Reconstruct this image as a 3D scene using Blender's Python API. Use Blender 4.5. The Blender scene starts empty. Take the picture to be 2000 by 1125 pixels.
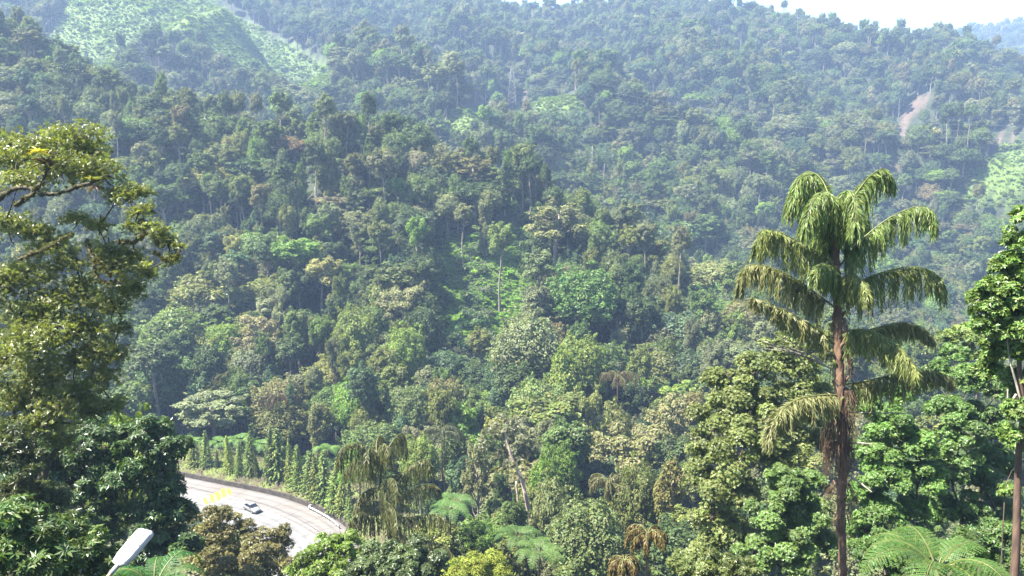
import bpy, math, random
import numpy as np
from mathutils import Vector, Matrix

# ------------------------------------------------------------------ camera, sky, sun, exposure
scene = bpy.context.scene
COL = scene.collection
FPX = 28.0 / 36.0 * 2000.0
PITCH = math.radians(9.0)
CAM = np.array([0.0, 0.0, 100.0])
cam_data = bpy.data.cameras.new('camera'); cam_data.lens = 28.0; cam_data.sensor_width = 36.0
cam_data.clip_start = 0.2; cam_data.clip_end = 6000.0
cam = bpy.data.objects.new('camera', cam_data); COL.objects.link(cam)
cam.location = CAM; cam.rotation_euler = (math.radians(90.0) - PITCH, 0, 0)
scene.camera = cam

SUN_FROM = Vector((-0.66, -0.10, 1.08)).normalized()
SUN_EL = math.asin(SUN_FROM.z); SUN_AZ = math.atan2(SUN_FROM.x, SUN_FROM.y)
world = bpy.data.worlds.new('World'); scene.world = world; world.use_nodes = True
wn = world.node_tree.nodes; wl = world.node_tree.links
bg = wn['Background']
sky = wn.new('ShaderNodeTexSky'); sky.sky_type = 'NISHITA'; sky.sun_disc = False
sky.sun_elevation = SUN_EL; sky.sun_rotation = SUN_AZ
sky.air_density = 1.0; sky.dust_density = 0.4; sky.ozone_density = 1.0
wl.new(sky.outputs[0], bg.inputs['Color']); bg.inputs['Strength'].default_value = 0.07

sun_data = bpy.data.lights.new('sun', 'SUN'); sun_data.energy = 5.0; sun_data.angle = math.radians(0.6)
sun_data.color = (1.0, 0.95, 0.86)
sun = bpy.data.objects.new('sun', sun_data); COL.objects.link(sun)
sun.rotation_euler = (-SUN_FROM).to_track_quat('-Z', 'Y').to_euler(); sun.location = (-60, 40, 300)

scene.view_settings.view_transform = 'Standard'; scene.view_settings.look = 'None'
scene.view_settings.exposure = 2.42; scene.view_settings.gamma = 1.0
scene.view_settings.use_curve_mapping = False
scene.cycles.max_bounces = 3; scene.cycles.diffuse_bounces = 2; scene.cycles.glossy_bounces = 1
scene.cycles.transmission_bounces = 3; scene.cycles.volume_bounces = 0; scene.cycles.transparent_max_bounces = 4
scene.cycles.caustics_reflective = False; scene.cycles.caustics_refractive = False
scene.cycles.sample_clamp_indirect = 4.0; scene.cycles.sample_clamp_direct = 12.0
scene.cycles.use_denoising = True

# ------------------------------------------------------------------ helpers
SP, CP = math.sin(PITCH), math.cos(PITCH)
FW = np.array([0, CP, -SP]); UP = np.array([0, SP, CP]); RT = np.array([1.0, 0, 0])
ZV = np.array([0, 0, 1.0])
def at(px, py, d):
    "world point that stands d metres ahead of the viewpoint at that spot of the 2000 px photograph"
    return CAM + d * (FW + (px - 1000.0) / FPX * RT - (py - 562.5) / FPX * UP)
def on_plane(px, py, z):
    r = FW + (px - 1000.0) / FPX * RT - (py - 562.5) / FPX * UP
    return CAM + r * ((z - CAM[2]) / r[2])
def proj(P):
    Q = np.atleast_2d(P) - CAM
    d = Q @ FW
    dd = np.maximum(d, 0.1)
    return 1000 + (Q @ RT) / dd * FPX, 562.5 - (Q @ UP) / dd * FPX, d
def nrm(v):
    v = np.asarray(v, float)
    return v / np.maximum(np.linalg.norm(v, axis=-1, keepdims=True), 1e-9)
def in_poly(x, y, poly):
    x = np.asarray(x, float); y = np.asarray(y, float)
    r = np.zeros(x.shape, bool); n = len(poly)
    for i in range(n):
        x1, y1 = poly[i]; x2, y2 = poly[(i + 1) % n]
        c = (y1 > y) != (y2 > y)
        r ^= c & (x < (x2 - x1) * (y - y1) / ((y2 - y1) if y2 != y1 else 1e-9) + x1)
    return r

class Mesh:
    "collects quads and triangles as arrays, becomes ONE mesh"
    def __init__(s): s.V = []; s.Q = []; s.var = []; s.mi = []; s.n = 0
    def add(s, V, Q, var=0.5, mi=0):
        V = np.asarray(V, float).reshape(-1, 3); Q = np.asarray(Q, int).reshape(-1, 4)
        s.V.append(V); s.Q.append(Q + s.n); s.n += len(V)
        s.var.append(np.broadcast_to(np.asarray(var, float), (len(Q),)).copy())
        s.mi.append(np.full(len(Q), mi)); return s
    def box(s, c, size, rot=None, var=0.5, mi=0):
        c = np.asarray(c, float); h = np.asarray(size, float) / 2
        P = np.array([[x, y, z] for z in (-1, 1) for y in (-1, 1) for x in (-1, 1)], float) * h
        if rot is not None: P = P @ np.asarray(rot, float)
        return s.add(P + c, [[0, 2, 3, 1], [4, 5, 7, 6], [0, 1, 5, 4], [2, 6, 7, 3], [0, 4, 6, 2], [1, 3, 7, 5]], var, mi)
    def tube(s, pts, rad, n=6, var=0.5, mi=0, cap=True):
        P = np.asarray(pts, float); k = len(P)
        rad = np.broadcast_to(np.asarray(rad, float), (k,))
        T = np.gradient(P, axis=0); T = nrm(T)
        a = np.cross(T, np.array([0.31, 0.17, 0.93])); bad = np.linalg.norm(a, axis=1) < 0.15
        a[bad] = np.cross(T[bad], np.array([1.0, 0, 0])); a = nrm(a); b = np.cross(T, a)
        th = np.arange(n) / n * 2 * math.pi
        R = P[:, None] + rad[:, None, None] * (np.cos(th)[None, :, None] * a[:, None] + np.sin(th)[None, :, None] * b[:, None])
        i = np.arange(k - 1)[:, None] * n; j = np.arange(n)[None]; j2 = (j + 1) % n
        Q = np.stack([i + j, i + j2, i + n + j2, i + n + j], -1).reshape(-1, 4)
        V = R.reshape(-1, 3)
        if cap:
            V = np.vstack([V, P[-1:]]); e = (k - 1) * n
            Q = np.vstack([Q, [[e + q, e + (q + 1) % n, k * n, k * n] for q in range(n)]])
        return s.add(V, Q, var, mi)
    def mesh(s, name, mats, smooth=False):
        V = np.vstack(s.V); Q = np.vstack(s.Q); var = np.concatenate(s.var); mi = np.concatenate(s.mi)
        tri = Q[:, 2] == Q[:, 3]
        tot = np.where(tri, 3, 4); start = np.concatenate([[0], np.cumsum(tot)[:-1]])
        keep = np.ones(Q.shape, bool); keep[tri, 3] = False
        L = Q[keep]
        me = bpy.data.meshes.new(name)
        me.vertices.add(len(V)); me.vertices.foreach_set('co', V.astype(np.float32).ravel())
        me.loops.add(len(L)); me.loops.foreach_set('vertex_index', L.astype(np.int32))
        me.polygons.add(len(Q)); me.polygons.foreach_set('loop_start', start.astype(np.int32))
        me.polygons.foreach_set('material_index', mi.astype(np.int32))
        if not isinstance(mats, (list, tuple)): mats = [mats]
        for m in mats: me.materials.append(m)
        a = me.attributes.new('var', 'FLOAT', 'FACE'); a.data.foreach_set('value', var.astype(np.float32))
        me.update(calc_edges=True)
        me.polygons.foreach_set('use_smooth', np.full(len(Q), smooth))
        return me

def link(name, me, parent=None, loc=None, rotz=None, color=None):
    o = bpy.data.objects.new(name, me); COL.objects.link(o)
    if parent is not None: o.parent = parent
    if loc is not None: o.location = loc
    if rotz is not None: o.rotation_euler = (0, 0, rotz)
    if color is not None: o.color = (*color, 1.0)
    return o
USED = {}
def tag(o, label=None, cat=None, group=None, kind=None):
    if label: o['label'] = label; USED[label] = USED.get(label, 0) + 1
    if cat: o['category'] = cat
    if group: o['group'] = group
    if kind: o['kind'] = kind
    return o
def empty(name, loc, label, cat, group=None, rotz=0):
    o = link(name, None, None, loc, rotz); o.empty_display_size = 0.5
    return tag(o, label, cat, group)
def catmull(pts, n=8):
    P = np.asarray(pts, float); P = np.vstack([2 * P[0] - P[1], P, 2 * P[-1] - P[-2]])
    out = []
    for i in range(1, len(P) - 2):
        t = (np.arange(n) / n)[:, None]
        p0, p1, p2, p3 = P[i - 1], P[i], P[i + 1], P[i + 2]
        out.append(0.5 * (2 * p1 + (p2 - p0) * t + (2 * p0 - 5 * p1 + 4 * p2 - p3) * t ** 2 + (3 * p1 - p0 - 3 * p2 + p3) * t ** 3))
    return np.vstack(out + [P[-2:-1]])
def resample(pts, n):
    P = np.asarray(pts, float); s = np.concatenate([[0], np.cumsum(np.linalg.norm(np.diff(P, axis=0), axis=1))])
    t = np.linspace(0, s[-1], n)
    return np.stack([np.interp(t, s, P[:, k]) for k in range(3)], -1)

# ------------------------------------------------------------------ materials
def nt(name):
    m = bpy.data.materials.new(name); m.use_nodes = True
    n = m.node_tree.nodes; l = m.node_tree.links
    return m, n, l, n['Principled BSDF'], n['Material Output']
def plain(name, col, rough=0.6, metal=0.0, noise=0.0, scale=4.0, spec=0.5, coat=0.0, bump=0.0):
    m, n, l, p, o = nt(name)
    p.inputs['Base Color'].default_value = (*col, 1); p.inputs['Roughness'].default_value = rough
    p.inputs['Metallic'].default_value = metal; p.inputs['Specular IOR Level'].default_value = spec
    p.inputs['Coat Weight'].default_value = coat
    if noise or bump:
        tc = n.new('ShaderNodeTexCoord'); t = n.new('ShaderNodeTexNoise'); t.inputs['Scale'].default_value = scale
        t.inputs['Detail'].default_value = 6; l.new(tc.outputs['Object'], t.inputs['Vector'])
        if noise:
            r = n.new('ShaderNodeMapRange'); r.inputs[1].default_value = 0.3; r.inputs[2].default_value = 0.7
            r.inputs[3].default_value = 1 - noise; r.inputs[4].default_value = 1 + noise
            l.new(t.outputs['Fac'], r.inputs[0])
            x = n.new('ShaderNodeVectorMath'); x.operation = 'SCALE'; x.inputs[0].default_value = col
            l.new(r.outputs[0], x.inputs['Scale']); l.new(x.outputs[0], p.inputs['Base Color'])
        if bump:
            b = n.new('ShaderNodeBump'); b.inputs['Strength'].default_value = bump; b.inputs['Distance'].default_value = 0.05
            l.new(t.outputs['Fac'], b.inputs['Height']); l.new(b.outputs[0], p.inputs['Normal'])
    return m
def foliage(name, source='OBJ', rough=0.5, trans=0.28, lo=0.55, hi=1.5, spec=0.3, hue=0.035):
    m, n, l, p, o = nt(name)
    if source == 'OBJ':
        c = n.new('ShaderNodeObjectInfo'); tint = c.outputs['Color']
    else:
        c = n.new('ShaderNodeAttribute'); c.attribute_type = 'INSTANCER'; c.attribute_name = 'tint'; tint = c.outputs['Color']
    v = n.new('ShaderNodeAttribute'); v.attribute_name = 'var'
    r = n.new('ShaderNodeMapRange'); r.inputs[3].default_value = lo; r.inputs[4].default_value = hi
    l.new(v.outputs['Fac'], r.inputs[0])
    f = n.new('ShaderNodeMath'); f.operation = 'MULTIPLY'; f.inputs[1].default_value = 37.7; l.new(v.outputs['Fac'], f.inputs[0])
    g = n.new('ShaderNodeMath'); g.operation = 'FRACT'; l.new(f.outputs[0], g.inputs[0])
    h = n.new('ShaderNodeMapRange'); h.inputs[3].default_value = 0.5 - hue; h.inputs[4].default_value = 0.5 + hue; l.new(g.outputs[0], h.inputs[0])
    hs = n.new('ShaderNodeHueSaturation'); l.new(h.outputs[0], hs.inputs['Hue']); l.new(r.outputs[0], hs.inputs['Value']); l.new(tint, hs.inputs['Color'])
    l.new(hs.outputs[0], p.inputs['Base Color'])
    p.inputs['Roughness'].default_value = rough; p.inputs['Specular IOR Level'].default_value = spec
    t = n.new('ShaderNodeBsdfTranslucent')
    k = n.new('ShaderNodeMix'); k.data_type = 'RGBA'; k.blend_type = 'MULTIPLY'; k.inputs['Factor'].default_value = 1.0
    k.inputs[7].default_value = (1.5, 1.6, 0.6, 1); l.new(hs.outputs[0], k.inputs[6]); l.new(k.outputs[2], t.inputs['Color'])
    mx = n.new('ShaderNodeMixShader'); mx.inputs[0].default_value = trans
    l.new(p.outputs[0], mx.inputs[1]); l.new(t.outputs[0], mx.inputs[2]); l.new(mx.outputs[0], o.inputs['Surface'])
    return m
M_LEAF = foliage('leaves'); M_LEAF_I = foliage('leaves_mass', 'INST')
M_GLOSS = foliage('glossy_leaves', rough=0.38, trans=0.25, spec=0.4, lo=0.5, hi=1.6)
M_AIRY = foliage('thin_leaves', rough=0.36, trans=0.36, spec=0.5, lo=0.5, hi=1.6)
M_FROND = foliage('palm_leaflets', rough=0.4, trans=0.25, lo=0.5, hi=1.55, hue=0.03)
def bark_mat(name, col, src=None):
    m, n, l, p, o = nt(name)
    tc = n.new('ShaderNodeTexCoord'); mp = n.new('ShaderNodeMapping'); mp.inputs['Scale'].default_value = (3, 3, 0.7)
    t = n.new('ShaderNodeTexNoise'); t.inputs['Scale'].default_value = 1.6; t.inputs['Detail'].default_value = 8
    l.new(tc.outputs['Object'], mp.inputs[0]); l.new(mp.outputs[0], t.inputs['Vector'])
    r = n.new('ShaderNodeValToRGB'); r.color_ramp.elements[0].position = 0.32; r.color_ramp.elements[1].position = 0.68
    r.color_ramp.elements[0].color = (*[c * 0.5 for c in col], 1); r.color_ramp.elements[1].color = (*[min(1, c * 1.35) for c in col], 1)
    l.new(t.outputs['Fac'], r.inputs[0]); l.new(r.outputs[0], p.inputs['Base Color'])
    b = n.new('ShaderNodeBump'); b.inputs['Strength'].default_value = 0.6; b.inputs['Distance'].default_value = 0.08
    l.new(t.outputs['Fac'], b.inputs['Height']); l.new(b.outputs[0], p.inputs['Normal'])
    p.inputs['Roughness'].default_value = 0.85
    return m
M_BARK = bark_mat('pale_bark', (0.22, 0.19, 0.145)); M_BARK_D = bark_mat('dark_bark', (0.10, 0.075, 0.05))
M_BARK_R = bark_mat('reddish_bark', (0.16, 0.10, 0.06)); M_MOSS = bark_mat('mossy_bark', (0.055, 0.045, 0.02))
M_FIBRE = bark_mat('dry_fibre', (0.13, 0.078, 0.045)); M_DEAD = bark_mat('bleached_wood', (0.30, 0.26, 0.21))
M_RACHIS = plain('frond_stalk', (0.11, 0.12, 0.03), 0.5, noise=0.25)

# ------------------------------------------------------------------ terrain
ZR = 31.0   # road level
ROAD_PX = [(180, 897), (270, 914), (330, 925), (366, 932), (400, 939), (450, 949), (500, 959), (550, 971), (600, 988),
           (640, 1005), (668, 1022), (690, 1044), (702, 1072), (700, 1105), (684, 1145)]
EDGE = resample(catmull([on_plane(x, y, ZR) for x, y in ROAD_PX], 8), 120)[:, :2]     # outer edge of the road (under the wall)
ET = nrm(np.gradient(EDGE, axis=0)); EN = np.stack([-ET[:, 1], ET[:, 0]], -1)         # normal to the bank side
def edge_dist(x, y):
    P = np.stack([np.ravel(x), np.ravel(y)], -1); D = np.empty(len(P)); K = np.empty(len(P), int)
    for i in range(0, len(P), 20000):
        q = P[i:i + 20000, None] - EDGE[None]; dd = (q ** 2).sum(-1); k = dd.argmin(1)
        K[i:i + 20000] = k; s = (q[np.arange(len(k)), k] * EN[k]).sum(-1)
        D[i:i + 20000] = np.sqrt(dd[np.arange(len(k)), k]) * np.where(s >= 0, 1, -1)
    return D.reshape(np.shape(x)), K.reshape(np.shape(x))
CAN = 11.0
canopy = [
 (-250, 760, 245), (0, 770, 232), (300, 800, 212), (600, 800, 206), (900, 800, 206), (1200, 790, 206), (1400, 760, 215), (1580, 700, 232),
 (-250, 420, 315), (0, 430, 305), (300, 500, 275), (600, 520, 265), (780, 500, 262), (900, 580, 262), (985, 585, 268), (1070, 540, 252), (1150, 600, 242), (1350, 670, 235),
 (-250, 40, 430), (0, 85, 405), (130, 130, 388), (300, 205, 360), (600, 255, 340), (850, 295, 325), (985, 350, 318), (1150, 410, 296), (1300, 510, 275), (1450, 590, 255),
]
KB = 1.22     # the back hills stand this much farther off
gully = [(-250, 60, 500), (0, 110, 470), (130, 160, 450), (300, 235, 420), (600, 285, 402), (850, 330, 388), (1000, 385, 372), (1150, 455, 358), (1300, 545, 340), (1450, 620, 325)]
backhill = [
 (-250, 0, 580), (0, 30, 560), (0, -60, 690), (150, 110, 490), (300, 180, 455), (300, 80, 525), (300, -20, 625), (300, -120, 760), (-250, -100, 720),
 (470, 150, 480), (620, 140, 475), (500, 85, 525), (400, 40, 570), (640, 165, 545), (540, 100, 600),
 (600, 230, 425), (650, 128, 600), (650, 60, 700), (640, -40, 840), (300, -140, 900),
 (900, 235, 455), (900, 150, 560), (900, 60, 700), (900, -14, 845),
 (1050, 330, 385), (1050, 195, 480), (1050, 196, 545), (1050, 100, 680), (1065, 46, 850), (1000, 26, 850), (1130, 26, 850),
 (1300, 480, 352), (1300, 350, 430), (1300, 200, 560), (1300, 80, 700), (1300, 8, 820),
 (1500, 580, 338), (1500, 400, 430), (1500, 250, 550), (1500, 100, 690), (1490, 38, 790), (1570, 62, 780),
 (1650, 68, 770), (1750, 600, 360), (1750, 400, 450), (1760, 220, 580), (1700, 150, 640), (1780, 88, 740),
 (1950, 620, 360), (1900, 400, 430), (1990, 330, 440), (1950, 230, 570), (1880, 116, 700), (2000, 152, 680),
 (2300, 640, 380), (2300, 330, 460), (2300, 210, 600), (2600, 400, 500),
 (1800, 92, 1380), (1860, 64, 1420), (1930, 62, 1430), (2000, 64, 1430), (2200, 52, 1480), (2450, 70, 1500)]
ctl = [at(*c) - np.array([0, 0, CAN]) for c in canopy] + [at(*c) - np.array([0, 0, CAN + 26]) for c in gully] + [at(c[0], c[1], c[2] * KB) - np.array([0, 0, CAN]) for c in backhill]
for c in [(0, -60, 690), (640, -40, 840), (900, -14, 845), (1060, 20, 850), (1300, -6, 820), (1490, 18, 790), (1650, 40, 770), (1780, 62, 740), (2000, 128, 680)]:
    p = at(c[0], c[1], c[2] * KB + 170); ctl.append(p - np.array([0, 0, 75]))
for c in [(1860, 50, 1420), (2200, 40, 1480)]:
    ctl.append(at(c[0], c[1], c[2] * KB + 250) - np.array([0, 0, 80]))
for x in (-130, -70, -25, 25, 70, 130):
    ctl += [np.array([x, -60, 118]), np.array([x, 0, 96]), np.array([x, 35, 77 - 0.02 * abs(x)]), np.array([x, 70, 56])]
ctl += [np.array(p, float) for p in [(-130, 110, 44), (-75, 112, 34), (-30, 110, 33), (20, 105, 36), (65, 105, 38), (120, 105, 42),
        (-120, 150, 31), (-70, 135, 30.5), (-30, 128, 30.5), (10, 140, 24), (55, 145, 21), (110, 150, 22), (170, 160, 25),
        (-130, 185, 26), (-60, 186, 24), (-10, 175, 22), (40, 180, 20), (100, 190, 18), (180, 230, 12), (260, 290, 15), (360, 320, 30),
        (-600, 1900, 120), (0, 1900, 120), (600, 2300, 100), (1500, 2300, 80)]]
ctl = np.array(ctl)
KC = 22.0
def _phi(A, B): return np.sqrt(((A[:, None] - B[None]) ** 2).sum(-1) + KC * KC)
_A = _phi(ctl[:, :2], ctl[:, :2]); _n = len(ctl); _mu = ctl[:, 2].mean()
_W = np.linalg.solve(_A - 0.02 * np.eye(_n), ctl[:, 2] - _mu)
def wav(x, y, s, seed):
    r = np.random.RandomState(seed); z = 0
    for k in range(7):
        a = r.uniform(0, 2 * math.pi); f = r.uniform(0.7, 1.6) / s; ph = r.uniform(0, 6.3)
        z = z + np.sin((x * math.cos(a) + y * math.sin(a)) * 2 * math.pi * f + ph)
    return z / 7
ys = [-70.0]
while ys[-1] < 2700: ys.append(ys[-1] + max(1.6, 0.0115 * ys[-1]))
YS = np.array(ys); NT = 281; TS = np.linspace(-1, 1, NT)
def half(y): return 95 + 0.98 * np.maximum(y, 0)
GX = TS[None] * half(YS)[:, None]; GY = np.repeat(YS[:, None], NT, 1)
P2 = np.stack([GX.ravel(), GY.ravel()], -1)
GZ = np.concatenate([_phi(P2[i:i + 8000], ctl[:, :2]) @ _W for i in range(0, len(P2), 8000)]) + _mu
GZ = GZ.reshape(GX.shape)
amp = np.clip((GY - 200) / 150, 0, 1)
ridges = 1 - np.abs(np.sin(math.pi * ((GX * 0.92 + GY * 0.40) / 165 + 0.55 * wav(GX, GY, 230, 5))))
GZ += np.clip((GY - 440) / 120, 0, 1) * np.clip((980 - GY) / 150, 0.25, 1) * (44 * ridges - 17)
r2 = 1 - np.abs(np.sin(math.pi * ((GX - 0.25 * GY) / 74 + 0.35 * wav(GX, GY, 120, 6))))
GZ += np.clip((GY - 205) / 50, 0, 1) * np.clip((370 - GY) / 60, 0, 1) * (13 * r2 - 6)
GZ += amp * (7 * wav(GX, GY, 95, 1) + 4 * wav(GX, GY, 42, 2)) + 1.0 * wav(GX, GY, 17, 3)
ED, EK = edge_dist(GX, GY)
def sm(a, b, x): t = np.clip((x - a) / (b - a), 0, 1); return t * t * (3 - 2 * t)
wroad = sm(-30, -17, ED) * (1 - sm(13, 28, ED)) * (1 - sm(60, 90, np.abs(ED)))
target = np.where(ED < 1.2, ZR - 0.6, ZR + 1.2)
GZ = GZ * (1 - wroad) + target * wroad
def ground(x, y):
    x = np.asarray(x, float); y = np.asarray(y, float)
    j = np.clip(np.searchsorted(YS, y) - 1, 0, len(YS) - 2); v = np.clip((y - YS[j]) / (YS[j + 1] - YS[j]), 0, 1)
    t = (x / half(y) + 1) / 2 * (NT - 1); i = np.clip(t.astype(int), 0, NT - 2); u = np.clip(t - i, 0, 1)
    return (GZ[j, i] * (1 - u) + GZ[j, i + 1] * u) * (1 - v) + (GZ[j + 1, i] * (1 - u) + GZ[j + 1, i + 1] * u) * v
GRASS = [([(150, -40), (400, -40), (440, 20), (525, 66), (655, 140), (640, 165), (570, 158), (480, 132), (390, 84), (330, 58), (270, 62), (236, 105), (180, 150), (120, 130), (90, 90)], 500, 950),
         ([(985, 205), (1010, 178), (1060, 178), (1110, 195), (1130, 215), (1090, 212), (1040, 216)], 480, 700), ([(860, 262), (880, 222), (950, 208), (960, 240), (900, 262)], 470, 680),
         ([(958, 450), (1004, 440), (1018, 520), (1016, 640), (960, 660), (955, 560)], 240, 335), ([(862, 480), (888, 470), (905, 560), (898, 640), (868, 640)], 235, 330),
         ([(1870, 385), (1905, 335), (1990, 278), (2060, 270), (2060, 385)], 440, 760)]
SOIL = [([(1756, 228), (1772, 208), (1788, 190), (1812, 184), (1806, 204), (1778, 222)], 600, 900), ([(1742, 335), (1748, 290), (1758, 228), (1776, 228), (1770, 290), (1764, 335)], 500, 800),
        ([(1925, 278), (1950, 268), (2060, 264), (2060, 270), (1960, 276)], 480, 800), ([(1010, 182), (1016, 166), (1032, 166), (1034, 184)], 500, 760)]
CLEAR = [([(838, 470), (1038, 440), (1046, 560), (1030, 650), (840, 655)], 235, 335), ([(1850, 390), (1895, 330), (1985, 272), (2080, 265), (2080, 390)], 440, 760), ([(965, 212), (1005, 172), (1062, 170), (1125, 190), (1150, 222)], 480, 700)]
def clear(P, grow):
    px, py, d = proj(P); g = np.zeros(len(px), bool)
    for poly, a, b in CLEAR: g |= in_poly(px, py - grow * 1500 / np.maximum(d, 1), poly) & (d > a - 3.5 * grow) & (d < b)
    return g
def masks(P, grow=0.0):
    px, py, d = proj(P); g = np.zeros(len(px), bool); s = np.zeros(len(px), bool)
    for poly, a, b in GRASS: g |= in_poly(px, py - grow * 1500 / np.maximum(d, 1), poly) & (d > a - 3.5 * grow) & (d < b)
    for poly, a, b in SOIL: s |= in_poly(px, py - grow * 1500 / np.maximum(d, 1), poly) & (d > a - 3.5 * grow) & (d < b)
    return g, s
tv = np.stack([GX.ravel(), GY.ravel(), GZ.ravel()], -1)
tg, ts = masks(tv)
tm = Mesh()
ii = (np.arange(len(YS) - 1)[:, None] * NT + np.arange(NT - 1)[None]).ravel()
tm.add(tv, np.stack([ii, ii + 1, ii + NT + 1, ii + NT], -1))
def ground_mat():
    m, n, l, p, o = nt('forest_floor')
    tc = n.new('ShaderNodeTexCoord')
    def noise(s, d=8):
        t = n.new('ShaderNodeTexNoise'); t.inputs['Scale'].default_value = s; t.inputs['Detail'].default_value = d; l.new(tc.outputs['Object'], t.inputs['Vector']); return t.outputs['Fac']
    def ramp(f, c1, c2, a=0.35, b=0.65):
        r = n.new('ShaderNodeValToRGB'); r.color_ramp.elements[0].position = a; r.color_ramp.elements[1].position = b
        r.color_ramp.elements[0].color = (*c1, 1); r.color_ramp.elements[1].color = (*c2, 1); l.new(f, r.inputs[0]); return r.outputs[0]
    def mix(f, a, b):
        x = n.new('ShaderNodeMix'); x.data_type = 'RGBA'; l.new(f, x.inputs['Factor']); l.new(a, x.inputs[6]); l.new(b, x.inputs[7]); return x.outputs[2]
    def attr(k):
        a = n.new('ShaderNodeAttribute'); a.attribute_name = k; return a.outputs['Fac']
    base = ramp(noise(0.25), (0.010, 0.017, 0.006), (0.028, 0.038, 0.013))
    grass = ramp(noise(0.6), (0.06, 0.10, 0.014), (0.11, 0.16, 0.026))
    soil = ramp(noise(0.35), (0.065, 0.044, 0.030), (0.115, 0.080, 0.055))
    l.new(mix(attr('soil'), mix(attr('grass'), base, grass), soil), p.inputs['Base Color'])
    b = n.new('ShaderNodeBump'); b.inputs['Strength'].default_value = 1.0; b.inputs['Distance'].default_value = 0.5; l.new(noise(1.5), b.inputs['Height']); l.new(b.outputs[0], p.inputs['Normal'])
    p.inputs['Roughness'].default_value = 0.9
    return m
tme = tm.mesh('hillside', ground_mat(), True)
for k, v in (('grass', tg), ('soil', ts)):
    a = tme.attributes.new(k, 'FLOAT', 'POINT'); a.data.foreach_set('value', v.astype(np.float32))
tag(link('hillside', tme), kind='structure')
# ------------------------------------------------------------------ plant builders
def leaf_quads(c, d, nml, L, W, fold=0.18):
    c = np.asarray(c); s = nrm(np.cross(nml, d)); L = np.broadcast_to(L, (len(c),))[:, None]; W = np.broadcast_to(W, (len(c),))[:, None]
    V = np.stack([c - d * L * 0.5, c + s * W * 0.5 + nml * W * fold - d * L * 0.05, c + d * L * 0.5 - nml * L * 0.06, c - s * W * 0.5 + nml * W * fold - d * L * 0.05], 1)
    Q = np.arange(len(c) * 4).reshape(-1, 4)
    return V.reshape(-1, 3), Q
def rand_unit(r, n): return nrm(r.normal(size=(n, 3)))
def add_leaves(m, r, clumps, n, L, W, up=0.45, rnd=0.6, low=-0.35, whorl=0, droop=0.25, mi=0, inner=0.72, cvar=0.55, cull=True, soft=False):
    "spread leaves over the shells of ellipsoid clumps (cx cy cz rx ry rz)"
    C = np.asarray(clumps, float)
    w = C[:, 3] * C[:, 4] + (C[:, 3] + C[:, 4]) * C[:, 5] * 0.5
    k = r.choice(len(C), n, p=w / w.sum()); u = rand_unit(r, n)
    flip = (u[:, 2] < low) & (r.rand(n) < 0.85); u[flip, 2] *= -1
    q = inner + (1.06 - inner) * r.rand(n) ** 0.6
    P = C[k, :3] + u * C[k, 3:] * q[:, None]
    if soft: P = C[k, :3] + r.normal(size=(n, 3)) * C[k, 3:] * 0.46
    if cull and len(C) > 1:                    # leaves buried deep inside a neighbour are never seen
        near = np.zeros(n, bool)
        for c in C: near |= ((((P - c[:3]) / (c[3:] * 0.62)) ** 2).sum(-1) < 1)
        P, u, k = P[~near], u[~near], k[~near]; n = len(P)
    nv = nrm(u / C[k, 3:] * C[k, 3:].mean(1, keepdims=True) * 0.8 + ZV * up + r.normal(size=(n, 3)) * rnd)
    cv = r.rand(len(C))[k] * cvar
    if whorl:
        t = rand_unit(r, n); a = nrm(np.cross(nv, t)); b = np.cross(nv, a)
        for j in range(whorl):
            th = 2 * math.pi * (j / whorl) + r.uniform(-0.25, 0.25, n)
            d = nrm(a * np.cos(th)[:, None] + b * np.sin(th)[:, None] + nv * r.uniform(-0.1, 0.5, n)[:, None] - ZV * droop)
            ln = nrm(np.cross(np.cross(d, nv), d) + r.normal(size=(n, 3)) * 0.15)
            ls = L * r.uniform(0.7, 1.2, n)
            V, Q = leaf_quads(P + d * ls[:, None] * 0.5, d, ln, ls, W * r.uniform(0.8, 1.2, n))
            m.add(V, Q, np.clip(cv + r.rand(n) * (1 - cvar), 0, 1), mi)
    else:
        t = rand_unit(r, n) + u * 0.5 - ZV * droop; d = nrm(t - nv * (t * nv).sum(-1, keepdims=True))
        s = r.uniform(0.65, 1.25, n)
        V, Q = leaf_quads(P, d, nv, L * s, W * s)
        m.add(V, Q, np.clip(cv + r.rand(n) * (1 - cvar), 0, 1), mi)
def ico():
    t = (1 + 5 ** 0.5) / 2
    V = nrm(np.array([[-1, t, 0], [1, t, 0], [-1, -t, 0], [1, -t, 0], [0, -1, t], [0, 1, t], [0, -1, -t], [0, 1, -t], [t, 0, -1], [t, 0, 1], [-t, 0, -1], [-t, 0, 1]]))
    F = np.array([[0, 11, 5], [0, 5, 1], [0, 1, 7], [0, 7, 10], [0, 10, 11], [1, 5, 9], [5, 11, 4], [11, 10, 2], [10, 7, 6], [7, 1, 8], [3, 9, 4], [3, 4, 2], [3, 2, 6], [3, 6, 8], [3, 8, 9], [4, 9, 5], [2, 4, 11], [6, 2, 10], [8, 6, 7], [9, 8, 1]])
    return V, np.column_stack([F, F[:, 2]])
ICO = ico()
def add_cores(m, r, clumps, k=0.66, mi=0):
    "opaque dark hull added inside each clump, in place of inner twigs and leaves"
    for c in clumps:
        V = ICO[0] * r.uniform(0.8, 1.1, (12, 1)) * np.asarray(c[3:]) * k + np.asarray(c[:3]); m.add(V, ICO[1], r.uniform(0.1, 0.45, 20), mi)  # added solid core: stops rays, shadows the crown, toned darker than the leaves
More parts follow.
